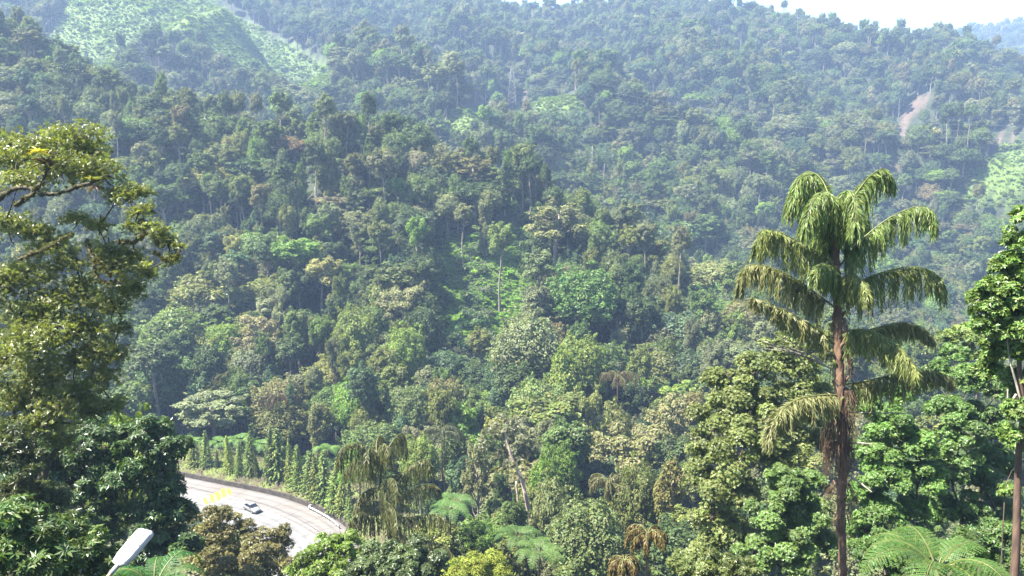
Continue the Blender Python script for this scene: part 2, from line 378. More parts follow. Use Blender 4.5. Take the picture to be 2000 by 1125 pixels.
def limb(m, r, a, b, ra, rb, n=5, bend=0.12, mi=0, sides=5):
    a = np.asarray(a, float); b = np.asarray(b, float); t = np.linspace(0, 1, n)[:, None]; L = np.linalg.norm(b - a)
    off = r.normal(size=3) * bend * L
    P = a + (b - a) * t + off * np.sin(t * math.pi) + np.array([0, 0, -1]) * bend * L * 0.6 * np.sin(t * math.pi) ** 2
    P[1:-1] += r.normal(size=(n - 2, 3)) * L * 0.02
    m.tube(P, np.linspace(ra, rb, n), sides, mi=mi)
def fib(n, zlo, zhi, r):
    i = np.arange(n) + 0.5; z = zhi - (zhi - zlo) * i / n; th = math.pi * (1 + 5 ** 0.5) * i + r.uniform(0, 6)
    s = np.sqrt(np.maximum(0, 1 - z * z)); return np.stack([np.cos(th) * s, np.sin(th) * s, z], -1)

def tree_variant(kind, seed):
    "returns crown Mesh, wood Mesh, height, crown radius"
    r = np.random.RandomState(seed); cr = Mesh(); wd = Mesh()
    L, W = 0.52, 0.34; n = 5200; lean = r.uniform(-0.8, 0.8, 2)
    if kind == 'dome':
        H, R, hc = 17.0, 5.6, 6.0; zc = 10.5
        u = fib(34, -0.25, 0.98, r); rad = r.uniform(0.75, 1.08, 34)
        P = u * rad[:, None] * np.array([R * 0.82, R * 0.82, hc * 0.8]) + [0, 0, zc]; cr_r = R * r.uniform(0.25, 0.42, 34); fz = 0.95; n = 7600
    elif kind == 'tall':
        H, R, hc = 24.0, 3.5, 4.5; zc = 19.3; k = 18
        u = fib(k, -0.6, 0.95, r); P = u * r.uniform(0.55, 1.1, (k, 1)) * np.array([R * 0.85, R * 0.85, hc * 0.85]) + [0, 0, zc]
        cr_r = R * r.uniform(0.26, 0.46, k); fz = 0.95; n = 3900
    elif kind == 'flat':
        H, R, hc = 16.0, 5.2, 2.4; zc = 13.0; k = 26
        a = r.uniform(0, 6.28, k); q = np.sqrt(r.rand(k)) * R * 0.9; tier = r.randint(0, 3, k)
        P = np.stack([np.cos(a) * q, np.sin(a) * q, 15.2 - tier * 1.9 - (q / R) ** 2 * 1.6 + r.normal(size=k) * 0.3], -1)
        cr_r = R * r.uniform(0.2, 0.34, k); fz = 0.55; n = 4600
    elif kind == 'open':
        H, R, hc = 18.0, 4.6, 6.0; zc = 12.5; k = 24
        u = fib(k, -0.5, 0.97, r); P = u * r.uniform(0.6, 1.12, (k, 1)) * np.array([R * 0.85, R * 0.85, hc * 0.8]) + [0, 0, zc]
        cr_r = R * r.uniform(0.15, 0.27, k); fz = 0.8; n = 3300
    else:                                   # column wrapped in climbers
        H, R, hc = 18.0, 3.2, 8.0; k = 34
        z = np.sort(r.uniform(2.5, 16.6, k)); prof = np.interp(z, [2, 5, 9, 12, 14.5, 17], [0.65, 0.5, 0.7, 0.95, 0.9, 0.2])
        a = r.uniform(0, 6.28, k); q = prof * R * r.uniform(0.35, 0.85, k)
        P = np.stack([np.cos(a) * q, np.sin(a) * q, z], -1); cr_r = R * r.uniform(0.26, 0.48, k); fz = 1.0; n = 5400; zc = 9
    P = P + np.concatenate([lean, [0]]) * (P[:, 2:3] / H)
    C = np.column_stack([P, cr_r, cr_r, cr_r * fz])
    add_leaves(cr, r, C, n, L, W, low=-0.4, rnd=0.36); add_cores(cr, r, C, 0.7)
    # ragged sprays stand out of the crown so that its outline is uneven
    out = P[r.choice(len(P), len(P) * 2)]; dirs = nrm(out - [lean[0] * 0.7, lean[1] * 0.7, zc - 1.5] + r.normal(size=out.shape))
    sp = out + dirs * np.repeat(cr_r, 2)[:len(out), None] * r.uniform(0.9, 1.5, (len(out), 1))
    add_leaves(cr, r, np.column_stack([sp, np.full((len(sp), 2), 0.6), np.full(len(sp), 0.4)]), int(n * 0.16), L * 0.9, W * 0.9, cull=False, inner=0.2)
    th = H * (0.86 if kind == 'tall' else 0.8)
    zt = np.linspace(0, th, 8); tr = np.stack([lean[0] * zt / H + 0.25 * np.sin(zt * 0.35 + seed), lean[1] * zt / H + 0.25 * np.cos(zt * 0.3 + seed), zt], -1)
    wd.tube(tr, np.interp(zt, [0, 1.5, th], [0.5, 0.34, 0.13]), 7)
    for p in P[r.permutation(len(P))[:16]]:
        zb = np.clip(p[2] - r.uniform(1.5, 4.5), H * 0.3, th); b = np.array([np.interp(zb, zt, tr[:, 0]), np.interp(zb, zt, tr[:, 1]), zb])
        limb(wd, r, b, p, 0.15, 0.04)
    return cr, wd, H, R
KINDS = ['dome', 'dome', 'dome', 'dome', 'tall', 'tall', 'tall', 'flat', 'flat', 'flat', 'open', 'open', 'open', 'column', 'column', 'column']
VAR = []
src = bpy.data.collections.new('tree_sources')
for i, k in enumerate(KINDS):
    cr, wd, H, R = tree_variant(k, 100 + i)
    both = Mesh()
    for mm, mi in ((cr, 0), (wd, 1)):
        both.add(np.vstack(mm.V), np.vstack(mm.Q), np.concatenate(mm.var), mi)
    VAR.append(dict(kind=k, H=H, R=R, crown=cr.mesh('crown_' + k, M_LEAF), wood=wd.mesh('trunk_' + k, M_BARK, True)))
    o = bpy.data.objects.new('source_%02d' % i, both.mesh('mass_' + k, [M_LEAF_I, M_BARK])); src.objects.link(o)
BYKIND = {k: [i for i, q in enumerate(KINDS) if q == k] for k in set(KINDS)}
TINT = {  # leaf colours, linear
 'dark green': (0.036, 0.058, 0.022), 'mid green': (0.056, 0.085, 0.028), 'olive': (0.074, 0.090, 0.030), 'grey green': (0.082, 0.098, 0.058),
 'bright green': (0.078, 0.128, 0.028), 'pale yellow green': (0.15, 0.165, 0.06), 'brownish': (0.090, 0.086, 0.046), 'blue green': (0.040, 0.070, 0.040),
 'rusty brown': (0.11, 0.08, 0.046), 'silvery': (0.118, 0.132, 0.090)}
def make_tree(i, loc, sxy, sz, rotz, tint, label, cat='tree', group=None, name='forest_tree', bark=None):
    v = VAR[i]
    e = empty(name, loc, label, cat, group, rotz); e.scale = (sxy, sxy, sz)
    link('crown', v['crown'], e, color=np.array(tint) * np.array([1.75, 1.62, 1.2]))
    t = link('trunk', v['wood'], e)
    return e
def scatter(name, src, pts, idx, scl, rot, tint):
    me = bpy.data.meshes.new(name); n = len(pts)
    me.vertices.add(n); me.vertices.foreach_set('co', np.asarray(pts, np.float32).ravel())
    for k, t, dat, f in (('idx', 'INT', idx, 'value'), ('scl', 'FLOAT_VECTOR', scl, 'vector'), ('rot', 'FLOAT_VECTOR', rot, 'vector'), ('tint', 'FLOAT_COLOR', tint, 'color')):
        a = me.attributes.new(k, t, 'POINT'); a.data.foreach_set(f, np.asarray(dat, np.int32 if t == 'INT' else np.float32).ravel())
    o = link(name, me)
    ng = bpy.data.node_groups.new(name, 'GeometryNodeTree')
    ng.interface.new_socket('Geometry', in_out='INPUT', socket_type='NodeSocketGeometry'); ng.interface.new_socket('Geometry', in_out='OUTPUT', socket_type='NodeSocketGeometry')
    N = ng.nodes; K = ng.links
    gi = N.new('NodeGroupInput'); go = N.new('NodeGroupOutput'); ci = N.new('GeometryNodeCollectionInfo'); ip = N.new('GeometryNodeInstanceOnPoints')
    ci.inputs['Collection'].default_value = src; ci.inputs['Separate Children'].default_value = True; ci.inputs['Reset Children'].default_value = True
    def na(k, t):
        a = N.new('GeometryNodeInputNamedAttribute'); a.data_type = t; a.inputs['Name'].default_value = k; return a.outputs['Attribute']
    K.new(gi.outputs[0], ip.inputs['Points']); K.new(ci.outputs[0], ip.inputs['Instance']); ip.inputs['Pick Instance'].default_value = True
    K.new(na('idx', 'INT'), ip.inputs['Instance Index']); K.new(na('rot', 'FLOAT_VECTOR'), ip.inputs['Rotation']); K.new(na('scl', 'FLOAT_VECTOR'), ip.inputs['Scale'])
    K.new(ip.outputs[0], go.inputs[0])
    md = o.modifiers.new('scatter', 'NODES'); md.node_group = ng
    return tag(o, kind='stuff')

# low shrubs for the undergrowth
src2 = bpy.data.collections.new('shrub_sources')
def shrub_source(i, k, n, L, W, whorl, R):
    r = np.random.RandomState(500 + i); m = Mesh()
    C = np.column_stack([r.normal(size=(k, 2)) * R * 0.5, r.uniform(0.3, 1.0, k) * R * 0.8, np.full((k, 2), R * 0.45), np.full(k, R * 0.36)])
    add_leaves(m, r, C, n, L, W, whorl=whorl, low=-0.2, rnd=0.5)
    src2.objects.link(bpy.data.objects.new('shrub_%02d' % i, m.mesh('shrub', [M_LEAF_I])))
for i, a in enumerate([(6, 420, 0.42, 0.24, 0, 1.6), (7, 450, 0.42, 0.24, 0, 1.7), (5, 60, 0.95, 0.3, 6, 1.6), (4, 26, 1.7, 0.42, 6, 1.5), (6, 60, 0.8, 0.2, 7, 1.4)]): shrub_source(i, *a)
# ------------------------------------------------------------------ road, bank, wall, markings
def road_mat():
    m, n, l, p, o = nt('pale_concrete')
    tc = n.new('ShaderNodeTexCoord')
    def noise(s, d=8, sc=None):
        t = n.new('ShaderNodeTexNoise'); t.inputs['Scale'].default_value = s; t.inputs['Detail'].default_value = d
        if sc:
            mp = n.new('ShaderNodeMapping'); mp.inputs['Scale'].default_value = sc; mp.inputs['Rotation'].default_value = (0, 0, 0.65); l.new(tc.outputs['Object'], mp.inputs[0]); l.new(mp.outputs[0], t.inputs['Vector'])
        else: l.new(tc.outputs['Object'], t.inputs['Vector'])
        return t.outputs['Fac']
    def ramp(f, c1, c2, a=0.35, b=0.65):
        r = n.new('ShaderNodeValToRGB'); r.color_ramp.elements[0].position = a; r.color_ramp.elements[1].position = b
        r.color_ramp.elements[0].color = (*c1, 1); r.color_ramp.elements[1].color = (*c2, 1); l.new(f, r.inputs[0]); return r.outputs[0]
    def mix(f, a, b):
        x = n.new('ShaderNodeMix'); x.data_type = 'RGBA'; l.new(f, x.inputs['Factor']); l.new(a, x.inputs[6]); l.new(b, x.inputs[7]); return x.outputs[2]
    a = n.new('ShaderNodeAttribute'); a.attribute_name = 'across'
    base = ramp(noise(0.5), (0.132, 0.128, 0.124), (0.165, 0.16, 0.155))
    shoulder = ramp(noise(0.7, 8, (0.25, 1.6, 1)), (0.122, 0.107, 0.094), (0.155, 0.144, 0.135))
    ad = n.new('ShaderNodeMath'); ad.operation = 'MULTIPLY_ADD'; l.new(noise(0.25), ad.inputs[0]); ad.inputs[1].default_value = 5.0; l.new(a.outputs['Fac'], ad.inputs[2])
    mr = n.new('ShaderNodeMapRange'); mr.inputs[1].default_value = 7.5; mr.inputs[2].default_value = 10.5; mr.inputs[3].default_value = 1; mr.inputs[4].default_value = 0; l.new(ad.outputs[0], mr.inputs[0])
    wv = n.new('ShaderNodeMath'); wv.operation = 'SINE'; ml = n.new('ShaderNodeMath'); ml.operation = 'MULTIPLY'; ml.inputs[1].default_value = 3.3; l.new(a.outputs['Fac'], ml.inputs[0]); l.new(ml.outputs[0], wv.inputs[0])
    st = n.new('ShaderNodeMath'); st.operation = 'MULTIPLY'; l.new(wv.outputs[0], st.inputs[0]); l.new(noise(0.9, 6, (0.3, 1.2, 1)), st.inputs[1])
    tr = n.new('ShaderNodeMapRange'); tr.inputs[1].default_value = 0.05; tr.inputs[2].default_value = 0.6; tr.inputs[3].default_value = 1.0; tr.inputs[4].default_value = 0.72; l.new(st.outputs[0], tr.inputs[0])
    vs = n.new('ShaderNodeVectorMath'); vs.operation = 'SCALE'; l.new(mix(mr.outputs[0], base, shoulder), vs.inputs[0]); l.new(tr.outputs[0], vs.inputs['Scale'])
    l.new(vs.outputs[0], p.inputs['Base Color']); p.inputs['Roughness'].default_value = 0.85
    b = n.new('ShaderNodeBump'); b.inputs['Strength'].default_value = 0.3; b.inputs['Distance'].default_value = 0.02; l.new(noise(6), b.inputs['Height']); l.new(b.outputs[0], p.inputs['Normal'])
    return m
def strip(offs, zs, z0=None, sel=slice(None)):
    E = EDGE[sel]; N = EN[sel]; k = len(E); V = []
    for o, z in zip(offs, zs): V.append(np.column_stack([E + N * o, np.full(k, z)]))
    V = np.stack(V, 1); w = len(offs); i = (np.arange(k - 1)[:, None] * w + np.arange(w - 1)[None]).ravel()
    return V.reshape(-1, 3), np.stack([i, i + w, i + w + 1, i + 1], -1)
offs = np.linspace(0.3, -15.5, 12)
V, Q = strip(offs, np.full(12, ZR)); rm = Mesh().add(V, Q).mesh('road', road_mat())
a = rm.attributes.new('across', 'FLOAT', 'POINT'); a.data.foreach_set('value', np.tile(-offs, len(EDGE)).astype(np.float32))
tag(link('road', rm), kind='structure')
V, Q = strip([-15.5, -15.5, -15.9, -15.9], [ZR - 0.4, ZR + 0.14, ZR + 0.14, ZR - 0.4]); tag(link('kerb', Mesh().add(V, Q).mesh('kerb', plain('kerb_stone', (0.4, 0.38, 0.35), 0.85, noise=0.3, scale=1))), kind='structure')
# grassy bank behind the wall
bo = np.array([0.35, 0.8, 1.6, 2.6, 3.6, 4.6, 5.6, 7, 9, 11, 14, 17, 21]); bz = ZR + np.array([0.75, 0.95, 1.35, 1.75, 2.1, 2.4, 2.55, 2.6, 2.5, 2.2, 1.2, -0.6, -4.5])
V, Q = strip(bo, bz); V[:, 2] += 0.18 * wav(V[:, 0], V[:, 1], 5, 21)
def bank_mat():
    m, n, l, p, o = nt('bank_turf'); tc = n.new('ShaderNodeTexCoord'); t = n.new('ShaderNodeTexNoise'); t.inputs['Scale'].default_value = 0.35; t.inputs['Detail'].default_value = 9; l.new(tc.outputs['Object'], t.inputs['Vector'])
    r = n.new('ShaderNodeValToRGB'); e = r.color_ramp.elements; e[0].position = 0.38; e[0].color = (0.055, 0.04, 0.025, 1); e[1].position = 0.62; e[1].color = (0.10, 0.13, 0.025, 1); x = e.new(0.5); x.color = (0.085, 0.085, 0.028, 1)
    l.new(t.outputs['Fac'], r.inputs[0]); l.new(r.outputs[0], p.inputs['Base Color']); p.inputs['Roughness'].default_value = 0.9; return m
tag(link('grass_bank', Mesh().add(V, Q).mesh('grass_bank', bank_mat(), True)), kind='structure')
def bank_z(o): return np.interp(o, bo, bz)
# grass tufts on the bank: a growth nobody could count
r = np.random.RandomState(31); gm = Mesh(); k = 9000
gi = r.randint(0, len(EDGE) - 1, k); go = r.uniform(0.5, 11, k) ** 1.0; gp = EDGE[gi] + EN[gi] * go[:, None] + r.uniform(-0.6, 0.6, (k, 2))
gv = np.clip(0.5 + 0.6 * wav(gp[:, 0], gp[:, 1], 7, 44) + r.uniform(-0.2, 0.2, k), 0, 1)
P = np.column_stack([gp, bank_z(go)]); d = nrm(np.column_stack([r.normal(size=(k, 2)) * 0.6, np.ones(k)])); nv = nrm(np.cross(d, rand_unit(r, k))) if False else nrm(np.cross(d, np.random.RandomState(3).normal(size=(k, 3))))
Lg = r.uniform(0.25, 0.7, k); V, Q = leaf_quads(P + d * (Lg * 0.5)[:, None], d, nv, Lg, 0.14)
gm.add(V, Q, gv)
M_TUFT = foliage('grass_blades', lo=0.35, hi=1.6, hue=0.05, rough=0.6)
tag(link('bank_grass', gm.mesh('bank_grass', M_TUFT), color=(0.13, 0.15, 0.035)), kind='stuff')
# dark retaining wall along the outer edge: separate cast lengths with joints
M_WALL = plain('mossy_wall', (0.055, 0.045, 0.035), 0.9, noise=0.5, scale=1.2, bump=0.5)
S = resample(np.column_stack([EDGE, np.full(len(EDGE), ZR)]), 400); cum = np.linalg.norm(np.diff(S, axis=0), axis=1).cumsum()
wall = empty('retaining_wall', (S[200, 0], S[200, 1], ZR), 'low dark mossy retaining wall curving along the outer road edge', 'wall')
inv = Vector((-S[200, 0], -S[200, 1], -ZR))
total = cum[-1]; nseg = int(total / 4.0); tS = np.linspace(0, total, nseg + 1); cc = np.concatenate([[0], cum])
def along(t): return np.stack([np.interp(t, cc, S[:, k]) for k in range(3)], -1)
for i in range(nseg):
    q = along(np.linspace(tS[i] + 0.03, tS[i + 1] - 0.03, 5)); tt = nrm(np.gradient(q, axis=0)); nn = np.stack([-tt[:, 1], tt[:, 0], 0 * tt[:, 0]], -1)
    h = 1.0 + r.uniform(-0.07, 0.07); sec = [(-0.22, -0.3), (-0.16, h), (0.26, h), (0.3, -0.3)]
    W = np.stack([q + nn * a + ZV * b for a, b in sec], 1); w = 4
    idx = np.arange(4)[:, None] * w; Q = np.concatenate([np.stack([idx + a, idx + w + a, idx + w + (a + 1) % 4, idx + (a + 1) % 4], -1).reshape(-1, 4) for a in range(4)]); Q = np.vstack([Q, [[0, 1, 2, 3], [19, 18, 17, 16]]])
    o = link('wall_section', Mesh().add(W, Q).mesh('wall_section', M_WALL), wall); o.location = inv
# sealed joints between the concrete slabs
M_JOINT = plain('joint_sealant', (0.05, 0.048, 0.046), 0.9)
def joint(i):
    a = EDGE[i] - EN[i] * 0.1; b = EDGE[i] - EN[i] * 15.4; t = ET[i] * 0.045; z = ZR + 0.004
    o = link('slab_joint', Mesh().add([[*(a - t), z], [*(a + t), z], [*(b + t), z], [*(b - t), z]], [[0, 1, 2, 3]]).mesh('slab_joint', M_JOINT), bpy.data.objects['road'])
for i in range(6, 114, 7): joint(i)
# painted markings
M_WHITE = plain('white_road_paint', (0.5, 0.5, 0.49), 0.7, noise=0.12, scale=3); M_YELLOW = plain('yellow_road_paint', (0.42, 0.33, 0.02), 0.7, noise=0.15, scale=2)
M_SKID = plain('tyre_marks', (0.06, 0.057, 0.055), 0.85, noise=0.3, scale=2)
def ribbon(name, pxs, w, mat, z, label, cat, group=None):
    P = resample(catmull([on_plane(x, y, z) for x, y in pxs], 8), max(6, len(pxs) * 6)); t = nrm(np.gradient(P, axis=0)); nn = np.stack([-t[:, 1], t[:, 0], 0 * t[:, 0]], -1) * w / 2
    k = len(P); V = np.stack([P - nn, P + nn], 1).reshape(-1, 3); i = np.arange(k - 1) * 2
    tag(link(name, Mesh().add(V, np.stack([i, i + 2, i + 3, i + 1], -1)).mesh(name, mat)), label, cat, group)
ribbon('lane_line', [(330, 950), (385, 965), (435, 976), (475, 984), (519, 997), (563, 1018), (617, 1048), (640, 1066)], 0.34, M_WHITE, ZR + 0.008, 'long white lane line curving past the silver car', 'road marking')
ribbon('edge_line', [(440, 968), (478, 976)], 0.2, M_WHITE, ZR + 0.008, 'short faint white line right of the yellow stripes', 'road marking')
ribbon('lane_dash', [(466, 1005), (486, 1010.5)], 0.25, M_WHITE, ZR + 0.008, 'short white dash below the silver car', 'road marking')
ribbon('tyre_mark', [(372, 951), (430, 966), (482, 975.5), (528, 989.5), (581, 1012.5), (631, 1043)], 0.22, M_SKID, ZR + 0.005, 'long dark tyre mark curving along the concrete road', 'tyre mark')
ribbon('tyre_mark', [(449, 997), (449, 990), (454, 985), (462, 982)], 0.12, M_SKID, ZR + 0.005, 'small curved dark tyre mark left of the silver car', 'tyre mark')
bars = [((396, 975), (401, 971), (408, 983), (402, 986)), ((408, 968), (415, 964), (421, 978), (413, 982)), ((419, 963), (427, 958.5), (433, 974), (425, 979)), ((430, 956.5), (438, 952.5), (443, 969), (436, 972)), ((442, 955), (449, 953.5), (453.5, 964), (447, 967))]
for i, b in enumerate(bars):
    V = np.array([on_plane(x, y, ZR + 0.011) for x, y in b])
    tag(link('yellow_bar', Mesh().add(V, [[0, 3, 2, 1]]).mesh('yellow_bar', M_YELLOW)), '%s painted yellow bar of the rumble stripes across the road' % ['leftmost', 'second-from-left', 'middle', 'second-from-right', 'rightmost'][i], 'road marking', 'yellow rumble stripes')
# guard rail
gp = resample(catmull([on_plane(x, y, ZR) for x, y in [(604, 995.5), (620, 1003.5), (636, 1012.5), (650, 1022), (662, 1033)]], 8), 33)
o0 = gp[0]; rail = empty('guard_rail', tuple(o0), 'white metal guard rail in front of the retaining wall', 'guard rail')
M_RAIL = plain('galvanised_rail', (0.62, 0.64, 0.66), 0.4, metal=0.3, noise=0.1); M_POST = plain('grey_post', (0.16, 0.16, 0.16), 0.7)
t = nrm(np.gradient(gp, axis=0)); nn = np.stack([-t[:, 1], t[:, 0], 0 * t[:, 0]], -1)
sec = [(-0.02, 0.45), (-0.09, 0.52), (-0.02, 0.6), (-0.09, 0.68), (-0.02, 0.76)]
W = np.stack([gp + nn * a + ZV * b - o0 for a, b in sec], 1); i = (np.arange(32)[:, None] * 5 + np.arange(4)[None]).ravel()
link('rail_beam', Mesh().add(W, np.stack([i, i + 5, i + 6, i + 1], -1)).mesh('rail_beam', M_RAIL), rail)
for k in range(0, 33, 4): link('post', Mesh().box(gp[k] + nn[k] * 0.1 + [0, 0, 0.33] - o0, (0.14, 0.14, 0.95)).mesh('post', M_POST), rail)
link('end_flare', Mesh().tube([gp[0] - o0 + [0, 0, 0.6] + nn[0] * 0.9 - t[0] * 0.35, gp[0] - o0 + [0, 0, 0.6] + nn[0] * 0.35 - t[0] * 0.4, gp[0] - o0 + [0, 0, 0.6]], 0.17, 6).mesh('end_flare', M_RAIL), rail)

# ------------------------------------------------------------------ silver car on the road
def car():
    pos = on_plane(492.5, 996.5, ZR + 0.012)
    h = np.array([0.75, -0.66]); ang = math.atan2(h[1], h[0])
    root = empty('parked_car', tuple(pos), 'silver saloon car driving on the pale concrete road', 'car', rotz=ang); root.name = 'silver_car'
    M_PAINT = plain('silver_paint', (0.24, 0.235, 0.23), 0.32, metal=0.25, coat=0.8); M_GLASS = plain('dark_glass', (0.012, 0.014, 0.018), 0.06, spec=0.8); M_TYRE = plain('tyre_rubber', (0.015, 0.015, 0.015), 0.8)
    M_RIM = plain('alloy', (0.45, 0.45, 0.46), 0.35, metal=0.8); M_TRIM = plain('black_trim', (0.02, 0.02, 0.022), 0.5); M_LAMP = plain('lamp_glass', (0.75, 0.78, 0.8), 0.1); M_RED = plain('red_lamp', (0.4, 0.02, 0.02), 0.2)
    X = np.array([-2.28, -2.2, -1.9, -1.2, -0.4, 0.5, 1.0, 1.6, 2.05, 2.25, 2.3]); HW = np.array([0.70, 0.80, 0.87, 0.90, 0.90, 0.90, 0.90, 0.88, 0.80, 0.68, 0.55])
    zt = np.array([0.72, 0.93, 1.0, 0.98, 0.96, 0.95, 0.93, 0.84, 0.74, 0.62, 0.52]); zb = np.array([0.42, 0.3, 0.24, 0.2, 0.2, 0.2, 0.2, 0.2, 0.22, 0.28, 0.36])
    ring = []
    for x, w, a, b in zip(X, HW, zt, zb):
        m = (a + b) / 2
        ring.append([[x, -w * 0.86, b], [x, -w, b + 0.1], [x, -w * 1.01, m], [x, -w * 0.97, a - 0.08], [x, -w * 0.82, a], [x, 0, a + 0.035], [x, w * 0.82, a], [x, w * 0.97, a - 0.08], [x, w * 1.01, m], [x, w, b + 0.1], [x, w * 0.86, b]])
    R = np.array(ring); k = len(X); w = 11; i = (np.arange(k - 1)[:, None] * w + np.arange(w)[None]); j = (np.arange(k - 1)[:, None] * w + (np.arange(w)[None] + 1) % w)
    Q = np.stack([i, i + w, j + w, j], -1).reshape(-1, 4)
    V = np.vstack([R.reshape(-1, 3), [[-2.28, 0, 0.58], [2.3, 0, 0.45]]]); n = k * w
    Q = np.vstack([Q, [[q, (q + 1) % w, n, n] for q in range(w)], [[(k - 1) * w + (q + 1) % w, (k - 1) * w + q, n + 1, n + 1] for q in range(w)]])
    body = link('body', Mesh().add(V, Q).mesh('body', M_PAINT, True), root)
    # greenhouse: roof panel and glass
    B = [(-1.75, 0.74, 0.985), (-0.95, 0.62, 1.38), (-0.3, 0.63, 1.445), (0.25, 0.62, 1.40), (1.05, 0.74, 0.94)]
    def sidep(x): return np.interp(x, [b[0] for b in B], [b[1] for b in B]), np.interp(x, [b[0] for b in B], [b[2] for b in B])
    xs = np.linspace(-0.98, 0.28, 7); rv = []
    for x in xs:
        w_, z_ = sidep(x); rv += [[x, -w_, z_ - 0.02], [x, -w_ * 0.5, z_ + 0.02], [x, w_ * 0.5, z_ + 0.02], [x, w_, z_ - 0.02]]
    i = (np.arange(6)[:, None] * 4 + np.arange(3)[None]).ravel(); link('roof', Mesh().add(rv, np.stack([i, i + 4, i + 5, i + 1], -1)).mesh('roof', M_PAINT, True), root)
    link('windscreen', Mesh().add([[0.28, -0.61, 1.385], [0.28, 0.61, 1.385], [1.05, 0.72, 0.95], [1.05, -0.72, 0.95]], [[0, 3, 2, 1]]).mesh('windscreen', M_GLASS), root)
    link('rear_window', Mesh().add([[-0.98, -0.6, 1.355], [-0.98, 0.6, 1.355], [-1.72, 0.7, 0.995], [-1.72, -0.7, 0.995]], [[0, 1, 2, 3]]).mesh('rear_window', M_GLASS), root)
    for s in (-1, 1):
        q = [[-1.6, s * 0.79, 0.985], [-0.98, s * 0.635, 1.34], [-0.4, s * 0.645, 1.415], [-0.4, s * 0.83, 0.965]]; link('side_window', Mesh().add(q, [[0, 1, 2, 3]]).mesh('side_window', M_GLASS), root)
        q = [[-0.34, s * 0.83, 0.965], [-0.34, s * 0.645, 1.415], [0.25, s * 0.635, 1.37], [0.95, s * 0.8, 0.945]]; link('side_window', Mesh().add(q, [[0, 1, 2, 3]]).mesh('side_window', M_GLASS), root)
        for xx in (-1.36, 1.36):
            th = np.linspace(0, 2 * math.pi, 17)[:-1]; c = np.array([xx, s * 0.82, 0.31])
            def disc(rad, y0, y1):
                V = np.array([[xx + rad * math.cos(t), s * y, 0.31 + rad * math.sin(t)] for y in (y0, y1) for t in th] + [[xx, s * y1, 0.31]]); Q = [[a, (a + 1) % 16, 16 + (a + 1) % 16, 16 + a] for a in range(16)] + [[16 + a, 16 + (a + 1) % 16, 32, 32] for a in range(16)]; return Mesh().add(V, Q)
            t_ = link('wheel', disc(0.31, 0.68, 0.915).mesh('wheel', M_TYRE), root); link('rim', disc(0.21, 0.9, 0.925).mesh('rim', M_RIM), t_)
        link('headlight', Mesh().add([[2.08, s * 0.8, 0.60], [2.262, s * 0.55, 0.56], [2.22, s * 0.55, 0.66], [2.02, s * 0.81, 0.72]], [[0, 1, 2, 3]]).mesh('headlight', M_LAMP), root)
        link('tail_light', Mesh().box((-2.235, s * 0.66, 0.8), (0.08, 0.26, 0.14)).mesh('tail_light', M_RED), root)
        link('wing_mirror', Mesh().box((0.78, s * 0.98, 0.98), (0.14, 0.2, 0.13)).mesh('wing_mirror', M_PAINT), root)
    link('grille', Mesh().box((2.29, 0, 0.47), (0.05, 0.8, 0.16)).mesh('grille', M_TRIM), root)
    link('rear_bumper', Mesh().box((-2.28, 0, 0.42), (0.08, 1.3, 0.2)).mesh('rear_bumper', M_TRIM), root)
car()

# ------------------------------------------------------------------ conifers on the bank
def conifer(seed):
    r = np.random.RandomState(seed); m = Mesh(); w = Mesh(); H = 9.0
    w.tube([[0, 0, 0], [0.05, 0, H * 0.5], [0, 0, H * 0.97]], [0.13, 0.08, 0.02], 6)
    z = 0.45
    while z < H * 0.98:
        f = 1 - z / H; R = 2.3 * f ** 0.85 * r.uniform(0.8, 1.1) + 0.1; nb = 8
        for k in range(nb):
            a = 2 * math.pi * k / nb + r.uniform(-0.35, 0.35); u = np.array([math.cos(a), math.sin(a), 0]); Rk = R * r.uniform(0.7, 1.1); ns = max(3, int(Rk * 9))
            t = r.uniform(0.15, 1.0, ns); C = u * (t * Rk)[:, None] + ZV * (z + 0.1 - 0.35 * Rk * t ** 2 + 0.2 * Rk * np.maximum(0, t - 0.7))[:, None] + r.normal(size=(ns, 3)) * 0.07
            d = nrm(u + ZV * r.uniform(-0.5, 0.15, (ns, 1)) + r.normal(size=(ns, 3)) * 0.4); nv = nrm(ZV + r.normal(size=(ns, 3)) * 0.45 + u * 0.3)
            V, Q = leaf_quads(C, d, nrm(nv - d * (nv * d).sum(-1, keepdims=True)), r.uniform(0.35, 0.6, ns), 0.24); m.add(V, Q, np.clip(r.rand(ns), 0, 1))
        z += 0.27 + 0.12 * f
    return m.mesh('conifer_crown', M_LEAF), w.mesh('conifer_trunk', M_BARK_D), H
CON = [conifer(60 + i) for i in range(3)]
cpx = [380, 404, 423, 449, 467, 489, 502, 527, 544, 568, 587, 602, 620, 634, 650, 665, 682]; ctop = [849, 836, 876, 844, 859, 835, 872, 824, 830, 850, 862, 876, 883, 872, 895, 915, 938]; cbase = [902, 905, 908, 915, 918, 921, 924, 927, 929, 940, 947, 955, 963, 967, 982, 990, 1003]
ORDN = ['leftmost', 'second', 'third', 'fourth', 'fifth', 'sixth', 'seventh', 'eighth', 'ninth', 'tenth', 'eleventh', 'twelfth', 'thirteenth', 'fourteenth', 'fifteenth', 'sixteenth', 'rightmost']
cr_ = np.random.RandomState(8)
